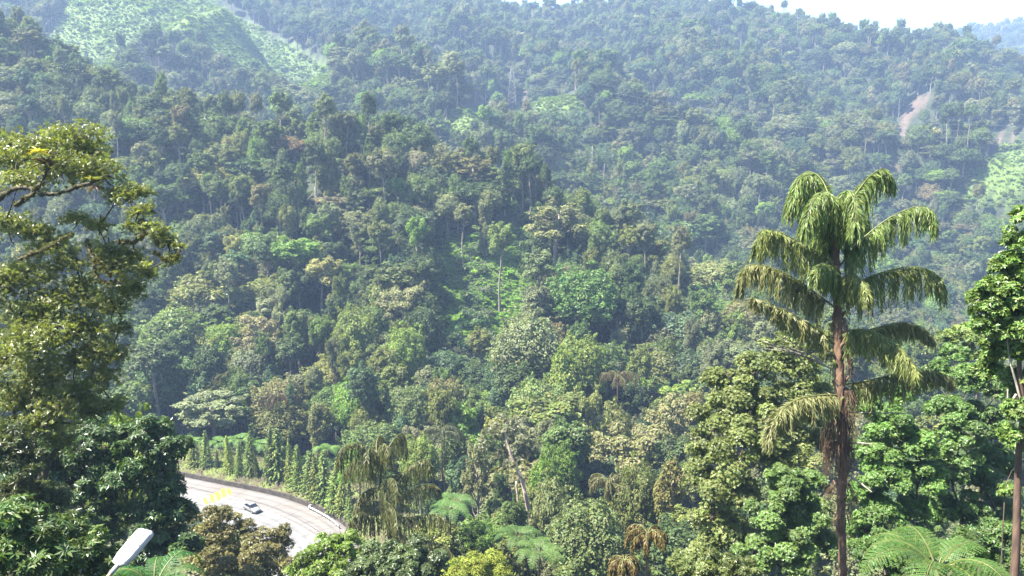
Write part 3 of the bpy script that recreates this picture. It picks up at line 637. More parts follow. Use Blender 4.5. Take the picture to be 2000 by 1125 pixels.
for i, (x, tp, bs) in enumerate(zip(cpx, ctop, cbase)):
    b = on_plane(x, bs, ZR + 2.5); e_, _ = edge_dist(b[0], b[1]); z = float(np.interp(e_, bo, bz)) - 0.1
    _, _, d = proj(b); top = at(x, tp, d[0]); s = (top[2] - z) / 9.0
    o = empty('conifer_tree', (b[0], b[1], z), ('%s conifer %sin the row on the grassy bank beyond the road' % (ORDN[i], '' if i in (0, 16) else 'from the left ')), 'conifer', 'row of conifers along the bank', cr_.uniform(0, 6)); o.scale = (s * cr_.uniform(0.62, 1.25), s * cr_.uniform(0.62, 1.25), s); o.rotation_euler = (cr_.uniform(-.08, .08), cr_.uniform(-.08, .08), cr_.uniform(0, 6))
    c, w, H = CON[i % 3]; link('crown', c, o, color=np.array((0.15, 0.20, 0.05)) * cr_.uniform(0.55, 1.5) * (np.array([1.3, 1.15, 1]) if i % 3 == 0 else 1)); link('trunk', w, o)
# ------------------------------------------------------------------ hillside forest
rng = np.random.RandomState(7)
SPECIAL = []   # filled: (px, py_top, depth, kind, width_px, tint, label)
def special(px, py, d, kind, wpx, tint, label, vi=0, name='forest_tree', hmax=30):
    SPECIAL.append((px, py, d, kind, wpx, tint, label, vi, name, hmax))
special(1142, 520, 232, 'dome', 135, (0.050, 0.095, 0.026), 'broad dark green dome-crowned tree standing right of the grassy gully', 0)
special(1130, 655, 196, 'dome', 105, (0.088, 0.122, 0.032), 'yellow-topped bright green dome tree below the broad dark dome tree', 1)
special(1030, 610, 206, 'dome', 130, (0.085, 0.105, 0.060), 'wide grey-green domed tree at the foot of the grassy gully', 2)
special(575, 268, 322, 'dome', 90, (0.085, 0.064, 0.040), 'rusty brown crowned tree on the spur ridge', 3)
special(452, 455, 262, 'tall', 32, (0.17, 0.18, 0.065), 'small pale yellow crowned tree, left of the two pale ones', 0)
special(546, 455, 262, 'tall', 40, (0.15, 0.17, 0.06), 'pale yellow-green capped tree above the silvery umbrella tree', 1)
special(622, 502, 250, 'tall', 62, (0.145, 0.15, 0.07), 'cream and green tiered tree right of the pale capped trees', 2)
special(832, 275, 322, 'column', 42, (0.11, 0.13, 0.045), 'tall narrow olive tree poking above the spur ridge', 0)
special(920, 305, 312, 'open', 100, (0.095, 0.092, 0.045), 'olive-brown crowned tree on bare trunks above the grassy gully', 0)
special(902, 392, 284, 'tall', 36, (0.10, 0.115, 0.06), 'slim tall tree with thin pale trunk, left of two over the gully', 1)
special(945, 385, 284, 'column', 34, (0.085, 0.10, 0.05), 'narrow vine-draped column tree directly above the grassy gully', 1)
special(975, 432, 262, 'tall', 45, (0.09, 0.125, 0.04), 'light green slender tree with pale trunk standing on the grass strip', 2)
special(1085, 385, 270, 'open', 120, (0.095, 0.105, 0.055), 'grey-olive tree with long bare trunks right of the grass strip', 1)
special(640, 380, 286, 'flat', 66, (0.12, 0.115, 0.085), 'greyish umbrella tree with twin pale trunks on the upper slope', 0)
special(545, 555, 238, 'flat', 46, (0.13, 0.15, 0.10), 'silvery umbrella tree with forked white trunk on the mid slope', 1)
special(785, 555, 236, 'flat', 84, (0.115, 0.125, 0.075), 'tiered grey-green umbrella tree with pale limbs', 2)
special(790, 635, 214, 'dome', 76, (0.105, 0.155, 0.042), 'bright olive-green domed tree below the tiered umbrella tree', 0)
special(690, 595, 222, 'dome', 80, (0.095, 0.125, 0.038), 'yellowish green crown left of the tiered umbrella tree', 1)
special(330, 605, 232, 'dome', 130, (0.075, 0.11, 0.038), 'large sunlit green dome tree beside the mossy-limbed tree', 3)
special(330, 690, 212, 'dome', 120, (0.055, 0.095, 0.040), 'dark bluish dome tree under the large sunlit dome tree', 2)
special(415, 765, 196, 'flat', 115, (0.105, 0.130, 0.085), 'silvery spreading tree just behind the conifer row', 0)
special(690, 735, 196, 'dome', 92, (0.072, 0.125, 0.026), 'vivid light green tree above the weeping roadside palm', 2)
special(800, 745, 190, 'dome', 90, (0.080, 0.110, 0.050), 'round grey-green tree right of the vivid light green tree', 0)
special(868, 735, 192, 'dome', 84, (0.098, 0.098, 0.052), 'tan-topped round tree in the middle of the valley', 1)
special(1060, 745, 178, 'dome', 125, (0.085, 0.120, 0.050), 'mottled green spreading tree behind the leaning pale trunk', 3)
special(1160, 765, 172, 'flat', 80, (0.110, 0.130, 0.055), 'flat olive tree below the yellow-topped dome tree', 1)
special(1230, 825, 160, 'flat', 150, (0.098, 0.104, 0.055), 'beige-topped spreading tree in the valley centre', 2)
special(1085, 865, 146, 'dome', 96, (0.062, 0.105, 0.020), 'vivid green compact tree right of the leaning pale trunk', 1)
special(1310, 765, 168, 'open', 90, (0.125, 0.130, 0.075), 'pale grey tree with crooked stem by the big right-hand tree', 2)
special(1245, 900, 118, 'dome', 110, (0.075, 0.092, 0.036), 'rounded olive dome tree above the small golden palm', 0)
special(1150, 975, 96, 'dome', 150, (0.062, 0.085, 0.038), 'dark olive bushy tree beside the tree ferns', 2)
special(1085, 930, 112, 'dome', 90, (0.095, 0.115, 0.065), 'grey-green round tree left of the rounded olive dome tree', 3)
special(1310, 890, 112, 'column', 62, (0.105, 0.105, 0.045), 'climber-covered tree with dark stem by the big right-hand tree', 2)
special(930, 860, 136, 'open', 70, (0.105, 0.115, 0.070), 'thin grey tree with vine-wrapped stem left of the leaning trunk', 0)
special(1395, 510, 290, 'dome', 130, (0.105, 0.125, 0.060), 'broad pale olive tree left of the tall fishtail palm', 1)
special(1390, 580, 262, 'dome', 100, (0.075, 0.120, 0.045), 'rounded mid-green tree left of the tall palm, under a pale olive one', 3)
special(820, 850, 150, 'dome', 78, (0.09, 0.125, 0.035), 'yellow-green round tree right behind the weeping roadside palm', 3)
special(700, 865, 152, 'dome', 70, (0.075, 0.135, 0.026), 'vivid green bush crown peeping over the weeping palm', 1)
special(1185, 490, 268, 'tall', 46, (0.085, 0.100, 0.055), 'tall thin tree rising behind the broad dark dome tree', 1)
special(500, 610, 226, 'open', 90, (0.12, 0.115, 0.075), 'dry greyish tree with white twigs on the lower slope', 2)
special(1300, 680, 214, 'column', 60, (0.085, 0.10, 0.045), 'vine-hung column tree right of the yellow-topped dome tree', 0)
special(1480, 300, 610, 'flat', 40, (0.10, 0.12, 0.07), 'flat-topped grey tree on the far slope above the tall palm', 1)
special(255, 810, 62, 'dome', 150, (0.07, 0.105, 0.022), 'yellow-tipped green tree behind the dark whorled-leaf tree', 3)
ROADCLEAR = lambda x, y: edge_dist(x, y)[0]
def visible_ground(P, lift):
    ok = np.ones(len(P), bool); T = P + np.array([0, 0, lift])
    for t in np.linspace(0.12, 0.97, 46):
        S = CAM + (T - CAM) * t; ok &= ground(S[:, 0], S[:, 1]) < S[:, 2] + 0.5
    return ok
def sample(y0, y1, sp, grow):
    out = []; y = y0
    while y < y1:
        s = sp * (1 + grow * (y - y0)); h = half(y) * 0.86
        xs = np.arange(-h, h, s) + rng.uniform(0, s); n = len(xs)
        out.append(np.stack([xs + rng.uniform(-0.42, 0.42, n) * s, y + rng.uniform(-0.42, 0.42, n) * s], -1)); y += s * 0.9
    Q = np.vstack(out); return np.column_stack([Q, ground(Q[:, 0], Q[:, 1])])
T = sample(96, 1900, 5.6, 0.0010)
px, py, dp = proj(T + np.array([0, 0, 9.0]))
ed, _ = edge_dist(T[:, 0], T[:, 1])
keep = (px > -140) & (px < 2140) & (py > -90) & (py < 1260) & ~((ed > -24) & (ed < 24) & (dp < 200))
bare = np.zeros(len(T), bool)
for gr in (0.0, 4.0, 8.0, 12.0, 16.0, 20.0):
    gq, sq = masks(T, gr); bare |= sq | (clear(T, gr) & (rng.rand(len(T)) < 0.95)) | (gq & (rng.rand(len(T)) < (1.0 if gr < 9 else 0.9)))
keep &= ~bare
px2, py2, dp2 = proj(T + np.array([0, 0, 17.0])); keep &= ~((px2 > 330) & (px2 < 690) & (py2 < 1085) & (dp2 < 165))
T = T[keep]; T = T[visible_ground(T, 17.0)]
sp_pos = [at(s[0], s[1], s[2])[:2] for s in SPECIAL]; sp_r = [s[4] * s[2] / FPX * 0.5 for s in SPECIAL]
for p, q in zip(sp_pos, sp_r): T = T[((T[:, :2] - p) ** 2).sum(1) > (q * 0.8 + 1.2) ** 2]
# keep sight lines to the hand-placed trees open
for s in SPECIAL:
    px, py, dp = proj(T + np.array([0, 0, 14.0]))
    T = T[~((np.abs(px - s[0]) < s[4] * 0.5) & (dp < s[2]) & (dp > s[2] - 45) & (py < s[1] + s[4] * 0.55) & (py > s[1] - 60))]
n = len(T); px, py, dp = proj(T + np.array([0, 0, 12.0]))
kinds = rng.choice(['dome', 'tall', 'flat', 'open', 'column'], n, p=[0.40, 0.27, 0.05, 0.12, 0.16])
vidx = np.array([BYKIND[k][rng.randint(len(BYKIND[k]))] for k in kinds])
ridge = sm(300, 420, dp)
tn = list(TINT); tp = np.array([0.25, 0.27, 0.18, 0.15, 0.04, 0.004, 0.018, 0.07, 0.001, 0.018]); tp /= tp.sum()
tidx = rng.choice(len(tn), n, p=tp)
# neighbouring trees of a stand share a species now and then
stand = wav(T[:, 0], T[:, 1], 60, 9); tidx = np.where((stand > 0.33) & (rng.rand(n) < 0.6), tn.index('dark green'), tidx); tidx = np.where((stand < -0.33) & (rng.rand(n) < 0.5), tn.index('grey green'), tidx)
tint = np.array([TINT[k] for k in tn])[tidx] * rng.uniform(0.82, 1.22, (n, 1)) * rng.uniform(0.93, 1.07, (n, 3))
hs = rng.uniform(0.78, 1.28, n); ws = np.exp(rng.normal(-0.14, 0.26, n)) * (1 + 0.45 * (rng.rand(n) < 0.07)) * np.where(dp > 420, 1.38, 1.05); hs *= np.where(dp > 420, 1.15, 1.0)
low = (dp < 150); hs = np.where(low, hs * 0.62, hs); ws = np.where(low, ws * 0.72, ws)
rot = rng.uniform(0, 6.28, n)
# which trees show largest: paint them far to near into a small id image
Hv = np.array([VAR[i]['H'] for i in vidx]) * hs; Rv = np.array([VAR[i]['R'] for i in vidx]) * ws
buf = np.full((225, 400), -1)
for i in np.argsort(-dp):
    cx, cy, d = proj(T[i] + np.array([0, 0, Hv[i] * 0.72])); k = FPX / d[0] / 5
    a, b = max(0, int((cx[0] / 5) - Rv[i] * k)), int((cx[0] / 5) + Rv[i] * k) + 1; c, e = max(0, int(cy[0] / 5 - Hv[i] * 0.3 * k)), int(cy[0] / 5 + Hv[i] * 0.32 * k) + 1
    if b > 0 and e > 0: buf[c:e, a:b] = i
for a, b, c, e in [(0, 250, 240, 1125), (250, 340, 380, 600), (60, 380, 830, 1125), (380, 560, 990, 1125), (560, 870, 1040, 1125), (660, 860, 870, 1060), (1350, 2000, 680, 1125), (1470, 1830, 340, 680), (1930, 2000, 420, 700)]:
    buf[c // 5:e // 5, a // 5:b // 5] = -1
cnt = np.bincount(buf[buf >= 0].ravel(), minlength=n)
single = np.zeros(n, bool); single[np.argsort(-cnt)[:300 - len(SPECIAL)]] = True; single &= cnt >= 12
for (sx, sy, d, kind, w, c, label, vi, name, hmax) in SPECIAL:
    top = at(sx, sy, d); z = float(ground(top[0], top[1])); i = BYKIND[kind][vi % len(BYKIND[kind])]; v = VAR[i]
    h = top[2] - z
    if h > hmax: z = top[2] - hmax; h = hmax
    if h < 5: z = top[2] - 5; h = 5
    make_tree(i, (top[0], top[1], z - 0.2), w * d / FPX / (2 * v['R']), h / v['H'], rng.uniform(0, 6.28), c, label, name=name)
SHAPE = {'dome': 'round-crowned', 'tall': 'long-stemmed', 'flat': 'flat-topped', 'open': 'thin-crowned', 'column': 'columnar'}
def where(x, y):
    row = 'along the spur ridge' if y < 370 else 'on the upper slope' if y < 500 else 'on the mid slope' if y < 630 else 'on the lower slope' if y < 770 else 'on the valley floor'
    cols = [(350, 'by the mossy-limbed tree'), (500, 'above the conifers\' left half'), (690, 'above the conifers\' right half'), (860, 'above the weeping palm'),
            (1020, 'around the grassy gully'), (1180, 'just right of the gully'), (1400, 'between gully and tall palm'), (3000, 'behind the tall palm')]
    if y < 230: row = 'on the far slope'
    return row + ' ' + next(c for q, c in cols if x < q)
buckets = {}
for i in np.nonzero(single)[0]:
    cx, cy, d = proj(T[i] + np.array([0, 0, Hv[i] * 0.75]))
    buckets.setdefault((tn[tidx[i]], SHAPE[kinds[i]], where(cx[0], cy[0])), []).append((cx[0], i))
ORD = ['leftmost', 'second-from-left', 'third-from-left', 'fourth-from-left', 'fifth-from-left', 'sixth-from-left', 'seventh-from-left', 'eighth-from-left', 'ninth-from-left', 'tenth-from-left']
for (c, s, w), L in buckets.items():
    L.sort()
    for q, (x, i) in enumerate(L):
        lab = '%s %s tree %s' % (c, s, w) if len(L) == 1 else '%s of the %s %s trees %s' % (ORD[min(q, 9)], c, s, w)
        make_tree(vidx[i], (T[i, 0], T[i, 1], T[i, 2] - 0.3), ws[i], hs[i], rot[i], tint[i], lab, group='single trees on the forested slopes')
rest = ~single; nr = rest.sum()
scatter('forest_mass', src, T[rest] - [0, 0, 0.3], vidx[rest], np.column_stack([ws, ws, hs])[rest], np.column_stack([np.zeros((nr, 2)), rot[rest]]), np.column_stack([tint[rest] * np.array([1.75, 1.62, 1.2]), np.ones(nr)]))
# undergrowth between the stems and scrub on the cleared slopes
U = sample(75, 400, 3.0, 0.003); px, py, dp = proj(U); ed, _ = edge_dist(U[:, 0], U[:, 1])
U = U[(px > -80) & (px < 2080) & (py > 0) & (py < 1400) & ~((ed > -17) & (ed < 14) & (dp < 210))]; U = U[visible_ground(U, 4.0)]
g4, s4 = masks(U, 4.0); g, s = masks(U); U = U[~s & ~s4 & ~((g | g4) & (rng.rand(len(U)) < 0.9))]; g, s = masks(U)
nu = len(U); ut = 1.25 * np.array([(0.045, 0.085, 0.022), (0.07, 0.12, 0.03), (0.035, 0.06, 0.02), (0.10, 0.14, 0.045), (0.08, 0.10, 0.05)])[rng.randint(0, 5, nu)] * rng.uniform(0.8, 1.25, (nu, 1))
us = rng.uniform(0.7, 1.8, nu); us = np.where(g, us * 0.45, us); ut = np.where(g[:, None], ut * 1.3, ut)
scatter('undergrowth', src2, U, rng.choice(5, nu, p=[0.3, 0.3, 0.17, 0.09, 0.14]), np.column_stack([us, us, us * rng.uniform(0.8, 1.5, nu)]), np.column_stack([np.zeros((nu, 2)), rng.uniform(0, 6.28, nu)]), np.column_stack([ut, np.ones(nu)]))
S = sample(235, 900, 1.6, 0.0006); g, s = masks(S); g4, s4 = masks(S, 3.0); g8, s8 = masks(S, 8.0); S = S[(g | g4 | g8 | clear(S, 0.0) | clear(S, 6.0)) & ~s]; S2 = sample(238, 332, 0.85, 0.0); g, s = masks(S2); S = np.vstack([S, S2[g | clear(S2, 0.0)]]); ns = len(S)
st = np.array([(0.13, 0.20, 0.03), (0.155, 0.215, 0.04), (0.115, 0.18, 0.03), (0.17, 0.21, 0.05)])[rng.randint(0, 4, ns)] * rng.uniform(0.8, 1.2, (ns, 1)); patch = wav(S[:, 0], S[:, 1], 30, 12); st = np.where((S[:, 1] < 350)[:, None], st * np.array([1.25, 1.5, 0.9]), st * (1 + 0.5 * patch[:, None])); ss = np.exp(rng.normal(-0.62, 0.4, ns)) * (1 + 0.5 * patch) * (1 + 0.6 * (rng.rand(ns) < 0.12)); ss *= np.where(S[:, 1] < 350, 0.42, 1)
scatter('clearing_scrub', src2, S, rng.choice(5, ns), np.column_stack([ss, ss, ss * 0.8]), np.column_stack([np.zeros((ns, 2)), rng.uniform(0, 6.28, ns)]), np.column_stack([st, np.ones(ns)]))
print('TREES', n, 'single', single.sum(), 'under', nu, 'scrub', ns)
# ------------------------------------------------------------------ palms and ferns
def frond_mesh(pts, seed, pin=1.15, npin=44, leaf=0.36, wid=0.042, nl=21, hang=1.0, rad=0.05, sparse=0.0):
    "rachis curve with drooping secondary stalks, each hung with narrow wedge leaflets; returns leaflet Mesh and stalk Mesh"
    r = np.random.RandomState(seed); P = resample(catmull(pts, 10), npin + 6); T = nrm(np.gradient(P, axis=0)); m = Mesh(); st = Mesh()
    st.tube(P, np.linspace(rad, rad * 0.2, len(P)), 6)
    for i in range(4, len(P) - 1):
        f = i / (len(P) - 1); side = np.cross(T[i], ZV); side = nrm(side) if np.linalg.norm(side) > 0.1 else np.array([1.0, 0, 0])
        ln = pin * (0.35 + 0.65 * math.sin(math.pi * min(1, f * 0.72 + 0.22))) * (1.05 - 0.35 * f)
        for s in (-1, 1):
            if r.rand() < sparse: continue
            l = ln * r.uniform(0.75, 1.15); q = np.linspace(0, 1, nl)[:, None]
            out = side * s * r.uniform(0.35, 0.6) + T[i] * r.uniform(0.25, 0.6) + r.normal(size=3) * 0.1
            C = P[i] + l * (out * (q - 0.45 * q * q) * 1.0 - ZV * hang * (q * q * 0.75 + 0.12 * q))
            tang = nrm(np.gradient(C, axis=0))
            for s2 in (-1, 1):
                sd = nrm(np.cross(tang, nrm(side * s + r.normal(size=3) * 0.5 + T[i] * 0.5)))
                d = nrm(tang * 0.75 + sd * s2 * r.uniform(0.2, 0.6, (nl, 1)) - ZV * 0.55 * hang + r.normal(size=(nl, 3)) * 0.13)
                nv = np.cross(d, rand_unit(r, nl)); nv = nrm(nv); L = leaf * r.uniform(0.65, 1.2, nl)
                V, Q = leaf_quads(C + d * (L * 0.5)[:, None], d, nv, L, wid * r.uniform(0.8, 1.3, nl), 0.1); m.add(V, Q, np.clip(r.rand(nl) * 0.75 + r.rand() * 0.25, 0, 1))
    return m, st
def palm_frond(root, origin, pts, seed, tint, name='frond', **k):
    m, st = frond_mesh(np.asarray(pts) - origin, seed, **k)
    f = link(name, m.mesh(name, M_FROND), root, color=tint); link('rachis', st.mesh('rachis', M_RACHIS, True), f)
# the tall fishtail palm at right
D = 36.0
base = at(1645, 1125, D); gz = float(ground(base[0], base[1])); gz = min(gz, base[2] - 2)
root_p = np.array([at(1647, 1125, D)[0], at(1645, 1125, D)[1], gz]); palm = empty('fishtail_palm', tuple(root_p), 'tall fishtail palm with drooping fronds and brown fibrous trunk at right', 'palm tree')
tp = [root_p, at(1646, 1125, D), at(1643, 1000, D), at(1646, 880, D), at(1640, 760, D), at(1636, 640, D), at(1634, 520, D), at(1630, 430, D)]
tp = resample(catmull(tp, 8), 40); hh = np.linspace(0, 1, 40)
tp = resample(tp, 150); hh = np.linspace(0, 1, 150); tkm = Mesh().tube(tp - root_p, np.interp(hh, [0, 0.3, 0.5, 0.62, 0.8, 1], [0.16, 0.17, 0.21, 0.23, 0.18, 0.10]), 14)
tkm.V[0] += np.random.RandomState(5).normal(size=tkm.V[0].shape) * 0.022
link('trunk', tkm.mesh('trunk', bark_mat('palm_trunk_bark', (0.15, 0.088, 0.052)), True), palm)
G1, G2, G3 = (0.112, 0.150, 0.042), (0.138, 0.160, 0.050), (0.145, 0.148, 0.058)
def F(*p): return [at(x, y, D + d) for x, y, d in p]
fr = [
 (F((1641, 535, 0), (1606, 499, -.2), (1563, 474, -.5), (1520, 453, -.8), (1492, 449, -1), (1477, 478, -1.1)), G2, dict(pin=1.7)),
 (F((1630, 600, 0), (1570, 556, .2), (1527, 531, .4), (1485, 517, .6), (1455, 522, .7), (1445, 556, .7)), G3, dict(pin=1.45)),
 (F((1632, 672, 0), (1580, 632, -.3), (1542, 611, -.6), (1500, 590, -.8), (1468, 580, -1)), G3, dict(pin=1.0, sparse=0.45)),
 (F((1634, 445, 0), (1652, 407, .2), (1677, 371, .5), (1700, 343, .8), (1727, 329, 1.1), (1746, 350, 1.3)), G1, dict(pin=1.7)),
 (F((1636, 525, 0), (1677, 474, -.2), (1727, 432, -.5), (1776, 407, -.8), (1812, 405, -1.0), (1828, 432, -1.1)), G1, dict(pin=1.75)),
 (F((1638, 590, 0), (1684, 548, .2), (1737, 528, .3), (1791, 521, .3), (1832, 538, .2), (1847, 568, .1)), G2, dict(pin=1.8)),
 (F((1640, 650, 0), (1684, 643, -.6), (1727, 657, -1.2), (1765, 690, -1.8), (1792, 725, -2.2)), G2, dict(pin=1.5, hang=0.8)),
 (F((1640, 660, 0), (1700, 643, .8), (1760, 629, 1.4), (1798, 638, 1.8), (1824, 660, 2.0)), G3, dict(pin=1.0)),
 (F((1645, 752, 0), (1700, 742, .3), (1760, 728, .5), (1820, 724, .7), (1866, 740, .8)), G3, dict(pin=1.1, leaf=0.36)),
 (F((1638, 772, 0), (1600, 772, -.8), (1553, 782, -1.5), (1515, 815, -1.9), (1500, 858, -2.0)), G3, dict(pin=1.5, hang=0.7)),
 (F((1630, 445, 0), (1612, 385, -.4), (1585, 345, -.8), (1560, 352, -1.2), (1547, 400, -1.5)), G1, dict(pin=1.8)),
 (F((1630, 450, 0), (1628, 400, -.9), (1612, 374, -1.8), (1590, 390, -2.6), (1572, 440, -3.1)), G1, dict(pin=1.7)),
 (F((1632, 450, 0), (1645, 395, -.7), (1655, 372, -1.5), (1668, 395, -2.2), (1672, 440, -2.6)), G1, dict(pin=1.5)),
 (F((1628, 440, 0), (1618, 380, .8), (1600, 345, 1.7), (1575, 335, 2.5), (1552, 352, 3.0)), G1, dict(pin=1.5)),
 (F((1632, 470, 0), (1612, 450, .6), (1590, 430, 1.3), (1568, 440, 2.0)), G1, dict(pin=1.3)),
 (F((1636, 480, 0), (1650, 440, .7), (1672, 420, 1.4), (1692, 430, 2.0)), G1, dict(pin=1.2)),
 (F((1634, 540, 0), (1622, 520, -1.0), (1604, 515, -1.9), (1590, 535, -2.5)), G1, dict(pin=1.1)),
 (F((1636, 560, 0), (1660, 540, -1.0), (1680, 545, -1.8), (1695, 575, -2.3)), G2, dict(pin=1.1))]
for i, (p, c, k) in enumerate(fr): k['pin'] *= 1.08; palm_frond(palm, root_p, p, 200 + i, tuple(np.array(c) * 1.35), rad=0.045, **k)
def strands(m, r, c, n, L, spread, rad=0.011, down=1.0):
    for _ in range(n):
        a = r.uniform(0, 6.28); s = c + np.array([math.cos(a), math.sin(a), 0]) * spread * r.uniform(0.3, 1); e = s + np.array([math.cos(a) * spread * r.uniform(0, 1.2), math.sin(a) * spread * r.uniform(0, 1.2), -L * r.uniform(0.5, 1.1) * down])
        md = (s + e) / 2 + np.array([math.cos(a), math.sin(a), 0.1]) * spread * 0.5; m.tube(np.array([s, md, e]), [rad, rad, rad * 0.4], 4)
r = np.random.RandomState(77)
for y, n, L, sp in ((760, 60, 1.9, 0.36), (800, 90, 2.8, 0.42), (860, 80, 1.9, 0.42), (690, 34, 1.6, 0.3), (945, 30, 1.3, 0.42), (620, 22, 1.3, 0.26), (1000, 18, 1.2, 0.3), (560, 16, 1.1, 0.24)):
    fb = Mesh(); strands(fb, r, at(1642 + r.uniform(-4, 8), y, D) - root_p, int(n * 1.5), L, sp); link('hanging_fibre', fb.mesh('hanging_fibre', M_FIBRE), palm)
ds = Mesh()
for k in range(11):      # bare flower stalks, bleached
    e = at(1480 + k * 11 + r.uniform(-10, 10), 655 + abs(k - 3) * 5 + r.uniform(-8, 22), D - 0.6 + r.uniform(-.6, .6)); s0 = at(1612 - r.uniform(0, 45), 712 - r.uniform(0, 18), D - 0.2); ds.tube(np.array([s0, (s0 + e) / 2 + [0, 0, 0.08], e]) - root_p, [0.03, 0.022, 0.008], 4)
ds.tube(np.array([at(1638, 728, D), at(1600, 708, D - .2), at(1530, 682, D - .5), at(1478, 662, D - .7)]) - root_p, [0.05, 0.04, 0.03, 0.01], 5); link('dry_flower_stalk', ds.mesh('dry_flower_stalk', M_DEAD), palm)
for k in range(26):      # stubs of old leaf bases up the stem
    y = 430 + k * 24 + r.uniform(-8, 8); c = np.array([np.interp(at(1640, y, D)[2], tp[:, 2], tp[:, q]) for q in range(3)]); a = k * 2.4; u = np.array([math.cos(a), math.sin(a), 0.9])
    link('leaf_base', Mesh().tube(np.array([c - ZV * 0.25, c + u * 0.22 - ZV * 0.05, c + u * 0.4]) - root_p, [0.12, 0.09, 0.04], 6).mesh('leaf_base', M_FIBRE if k % 3 else M_RACHIS, True), palm)
for a, b in (((1652, 925), (1703, 961)), ((1650, 948), (1672, 930)), ((1655, 866), (1705, 868))):
    link('broken_stalk', Mesh().tube(np.array([at(*a, D), at((a[0] + b[0]) / 2, (a[1] + b[1]) / 2 - 2, D - .4), at(*b, D - .8)]) - root_p, [0.05, 0.04, 0.02], 5).mesh('broken_stalk', M_DEAD), palm)
link('dead_frond_stalk', Mesh().tube(np.array([at(1650, 806, D), at(1740, 806, D + .4), at(1838, 811, D + .8)]) - root_p, [0.035, 0.025, 0.008], 5).mesh('dead_frond_stalk', M_DEAD), palm)
# weeping palm beside the road
D2 = 84.0
def F2(*p): return [at(x, y, D2 + d) for x, y, d in p]
b2 = at(758, 1060, D2); rp2 = np.array([b2[0], b2[1], float(ground(b2[0], b2[1]))]); palm2 = empty('fishtail_palm', tuple(rp2), 'weeping olive-brown fishtail palm standing beside the road', 'palm tree')
link('trunk', Mesh().tube(resample(catmull([rp2, at(762, 1060, D2), at(748, 990, D2), at(742, 930, D2), at(738, 890, D2)], 8), 24) - rp2, np.linspace(0.3, 0.16, 24), 8).mesh('trunk', M_BARK_D, True), palm2)
f2 = [F2((738, 915, 0), (712, 872, -1), (690, 866, -2), (666, 878, -2.5), (660, 905, -3)), F2((740, 910, 0), (760, 872, 1), (775, 852, 2), (786, 848, 3), (790, 880, 3.5)), F2((742, 935, 0), (782, 925, -1), (810, 905, -2), (833, 897, -3), (842, 915, -3.5)), F2((744, 960, 0), (790, 962, 1), (815, 950, 2), (846, 945, 3), (860, 957, 3.5)),
      F2((738, 910, 0), (730, 880, -2), (722, 876, -3.5), (716, 900, -5)), F2((740, 905, 0), (745, 872, -2), (752, 868, -4), (760, 892, -5.5)), F2((742, 955, 0), (722, 955, -1), (703, 972, -2.5), (695, 1000, -3.5)), F2((746, 985, 0), (790, 1010, -2), (822, 1006, -3.5), (858, 1004, -4.5), (878, 1025, -5)), F2((746, 990, 0), (728, 1005, -2), (706, 1000, -3.5), (688, 1015, -4.5), (690, 1035, -5)),
      F2((750, 1010, 0), (790, 1048, -1.5), (835, 1056, -3), (868, 1064, -4), (884, 1086, -4.6)), F2((740, 930, 0), (712, 905, 2), (690, 900, 4), (672, 920, 5)), F2((740, 950, 0), (760, 935, -3), (772, 940, -5), (778, 965, -6.5)), F2((744, 975, 0), (762, 985, -2.5), (772, 1000, -4.5), (776, 1030, -6)), F2((738, 900, 0), (735, 868, 1), (742, 850, 2.5), (750, 862, 4))]
for i, p in enumerate(f2): palm_frond(palm2, rp2, p, 260 + i, (0.125, 0.13, 0.05), pin=2.4, npin=30, leaf=0.5, wid=0.10, nl=11, hang=1.25, rad=0.07)
def auto_palm(px, py, d, n, Ls, tint, label, trunk_h, seed, pin=0.9):
    r = np.random.RandomState(seed); c = at(px, py, d); z = float(ground(c[0], c[1])); z = max(z, c[2] - trunk_h) if trunk_h else z
    rt = np.array([c[0], c[1], min(z, c[2] - 0.6)]); e = empty('small_palm', tuple(rt), label, 'palm tree')
    link('trunk', Mesh().tube(np.array([rt, (rt + c) / 2 + [0.1, 0, 0], c]) - rt, [0.2, 0.16, 0.1], 7).mesh('trunk', M_FIBRE, True), e)
    for i in range(n):
        a = 2 * math.pi * i / n + r.uniform(-.3, .3); u = np.array([math.cos(a), math.sin(a), 0]); L = Ls * r.uniform(0.8, 1.15); up = r.uniform(0.25, 0.75)
        p = [c, c + u * L * 0.3 + ZV * L * 0.3 * up * 1.5, c + u * L * 0.65 + ZV * L * 0.33 * up * 1.3, c + u * L * 0.95 + ZV * L * 0.05, c + u * L * 1.05 - ZV * L * 0.25]
        palm_frond(e, rt, p, seed + i, tint, pin=pin, npin=20, leaf=0.42, wid=0.11, nl=7, hang=1.2, rad=0.05)
auto_palm(1264, 1042, 70, 8, 1.9, (0.14, 0.105, 0.032), 'small golden-brown palm below the rounded olive dome tree', 0, 300)
auto_palm(1218, 1098, 62, 7, 1.3, (0.14, 0.105, 0.036), 'smaller golden-brown palm at the bottom edge beside the tree ferns', 0, 320)
auto_palm(1206, 735, 190, 9, 4.6, (0.13, 0.105, 0.05), 'tall brownish palm with thin trunk below the yellow-topped dome tree', 0, 340, pin=1.8)
auto_palm(542, 775, 196, 9, 4.4, (0.12, 0.09, 0.05), 'brownish feathery palm above the conifer row', 12, 360, pin=1.8)
auto_palm(862, 845, 160, 9, 4.2, (0.075, 0.085, 0.04), 'dark shaggy palm in the shade right of the weeping palm', 10, 380, pin=1.8)
auto_palm(1190, 945, 120, 9, 3.6, (0.13, 0.12, 0.05), 'dull olive palm left of the rounded olive dome tree', 9, 390, pin=1.4)

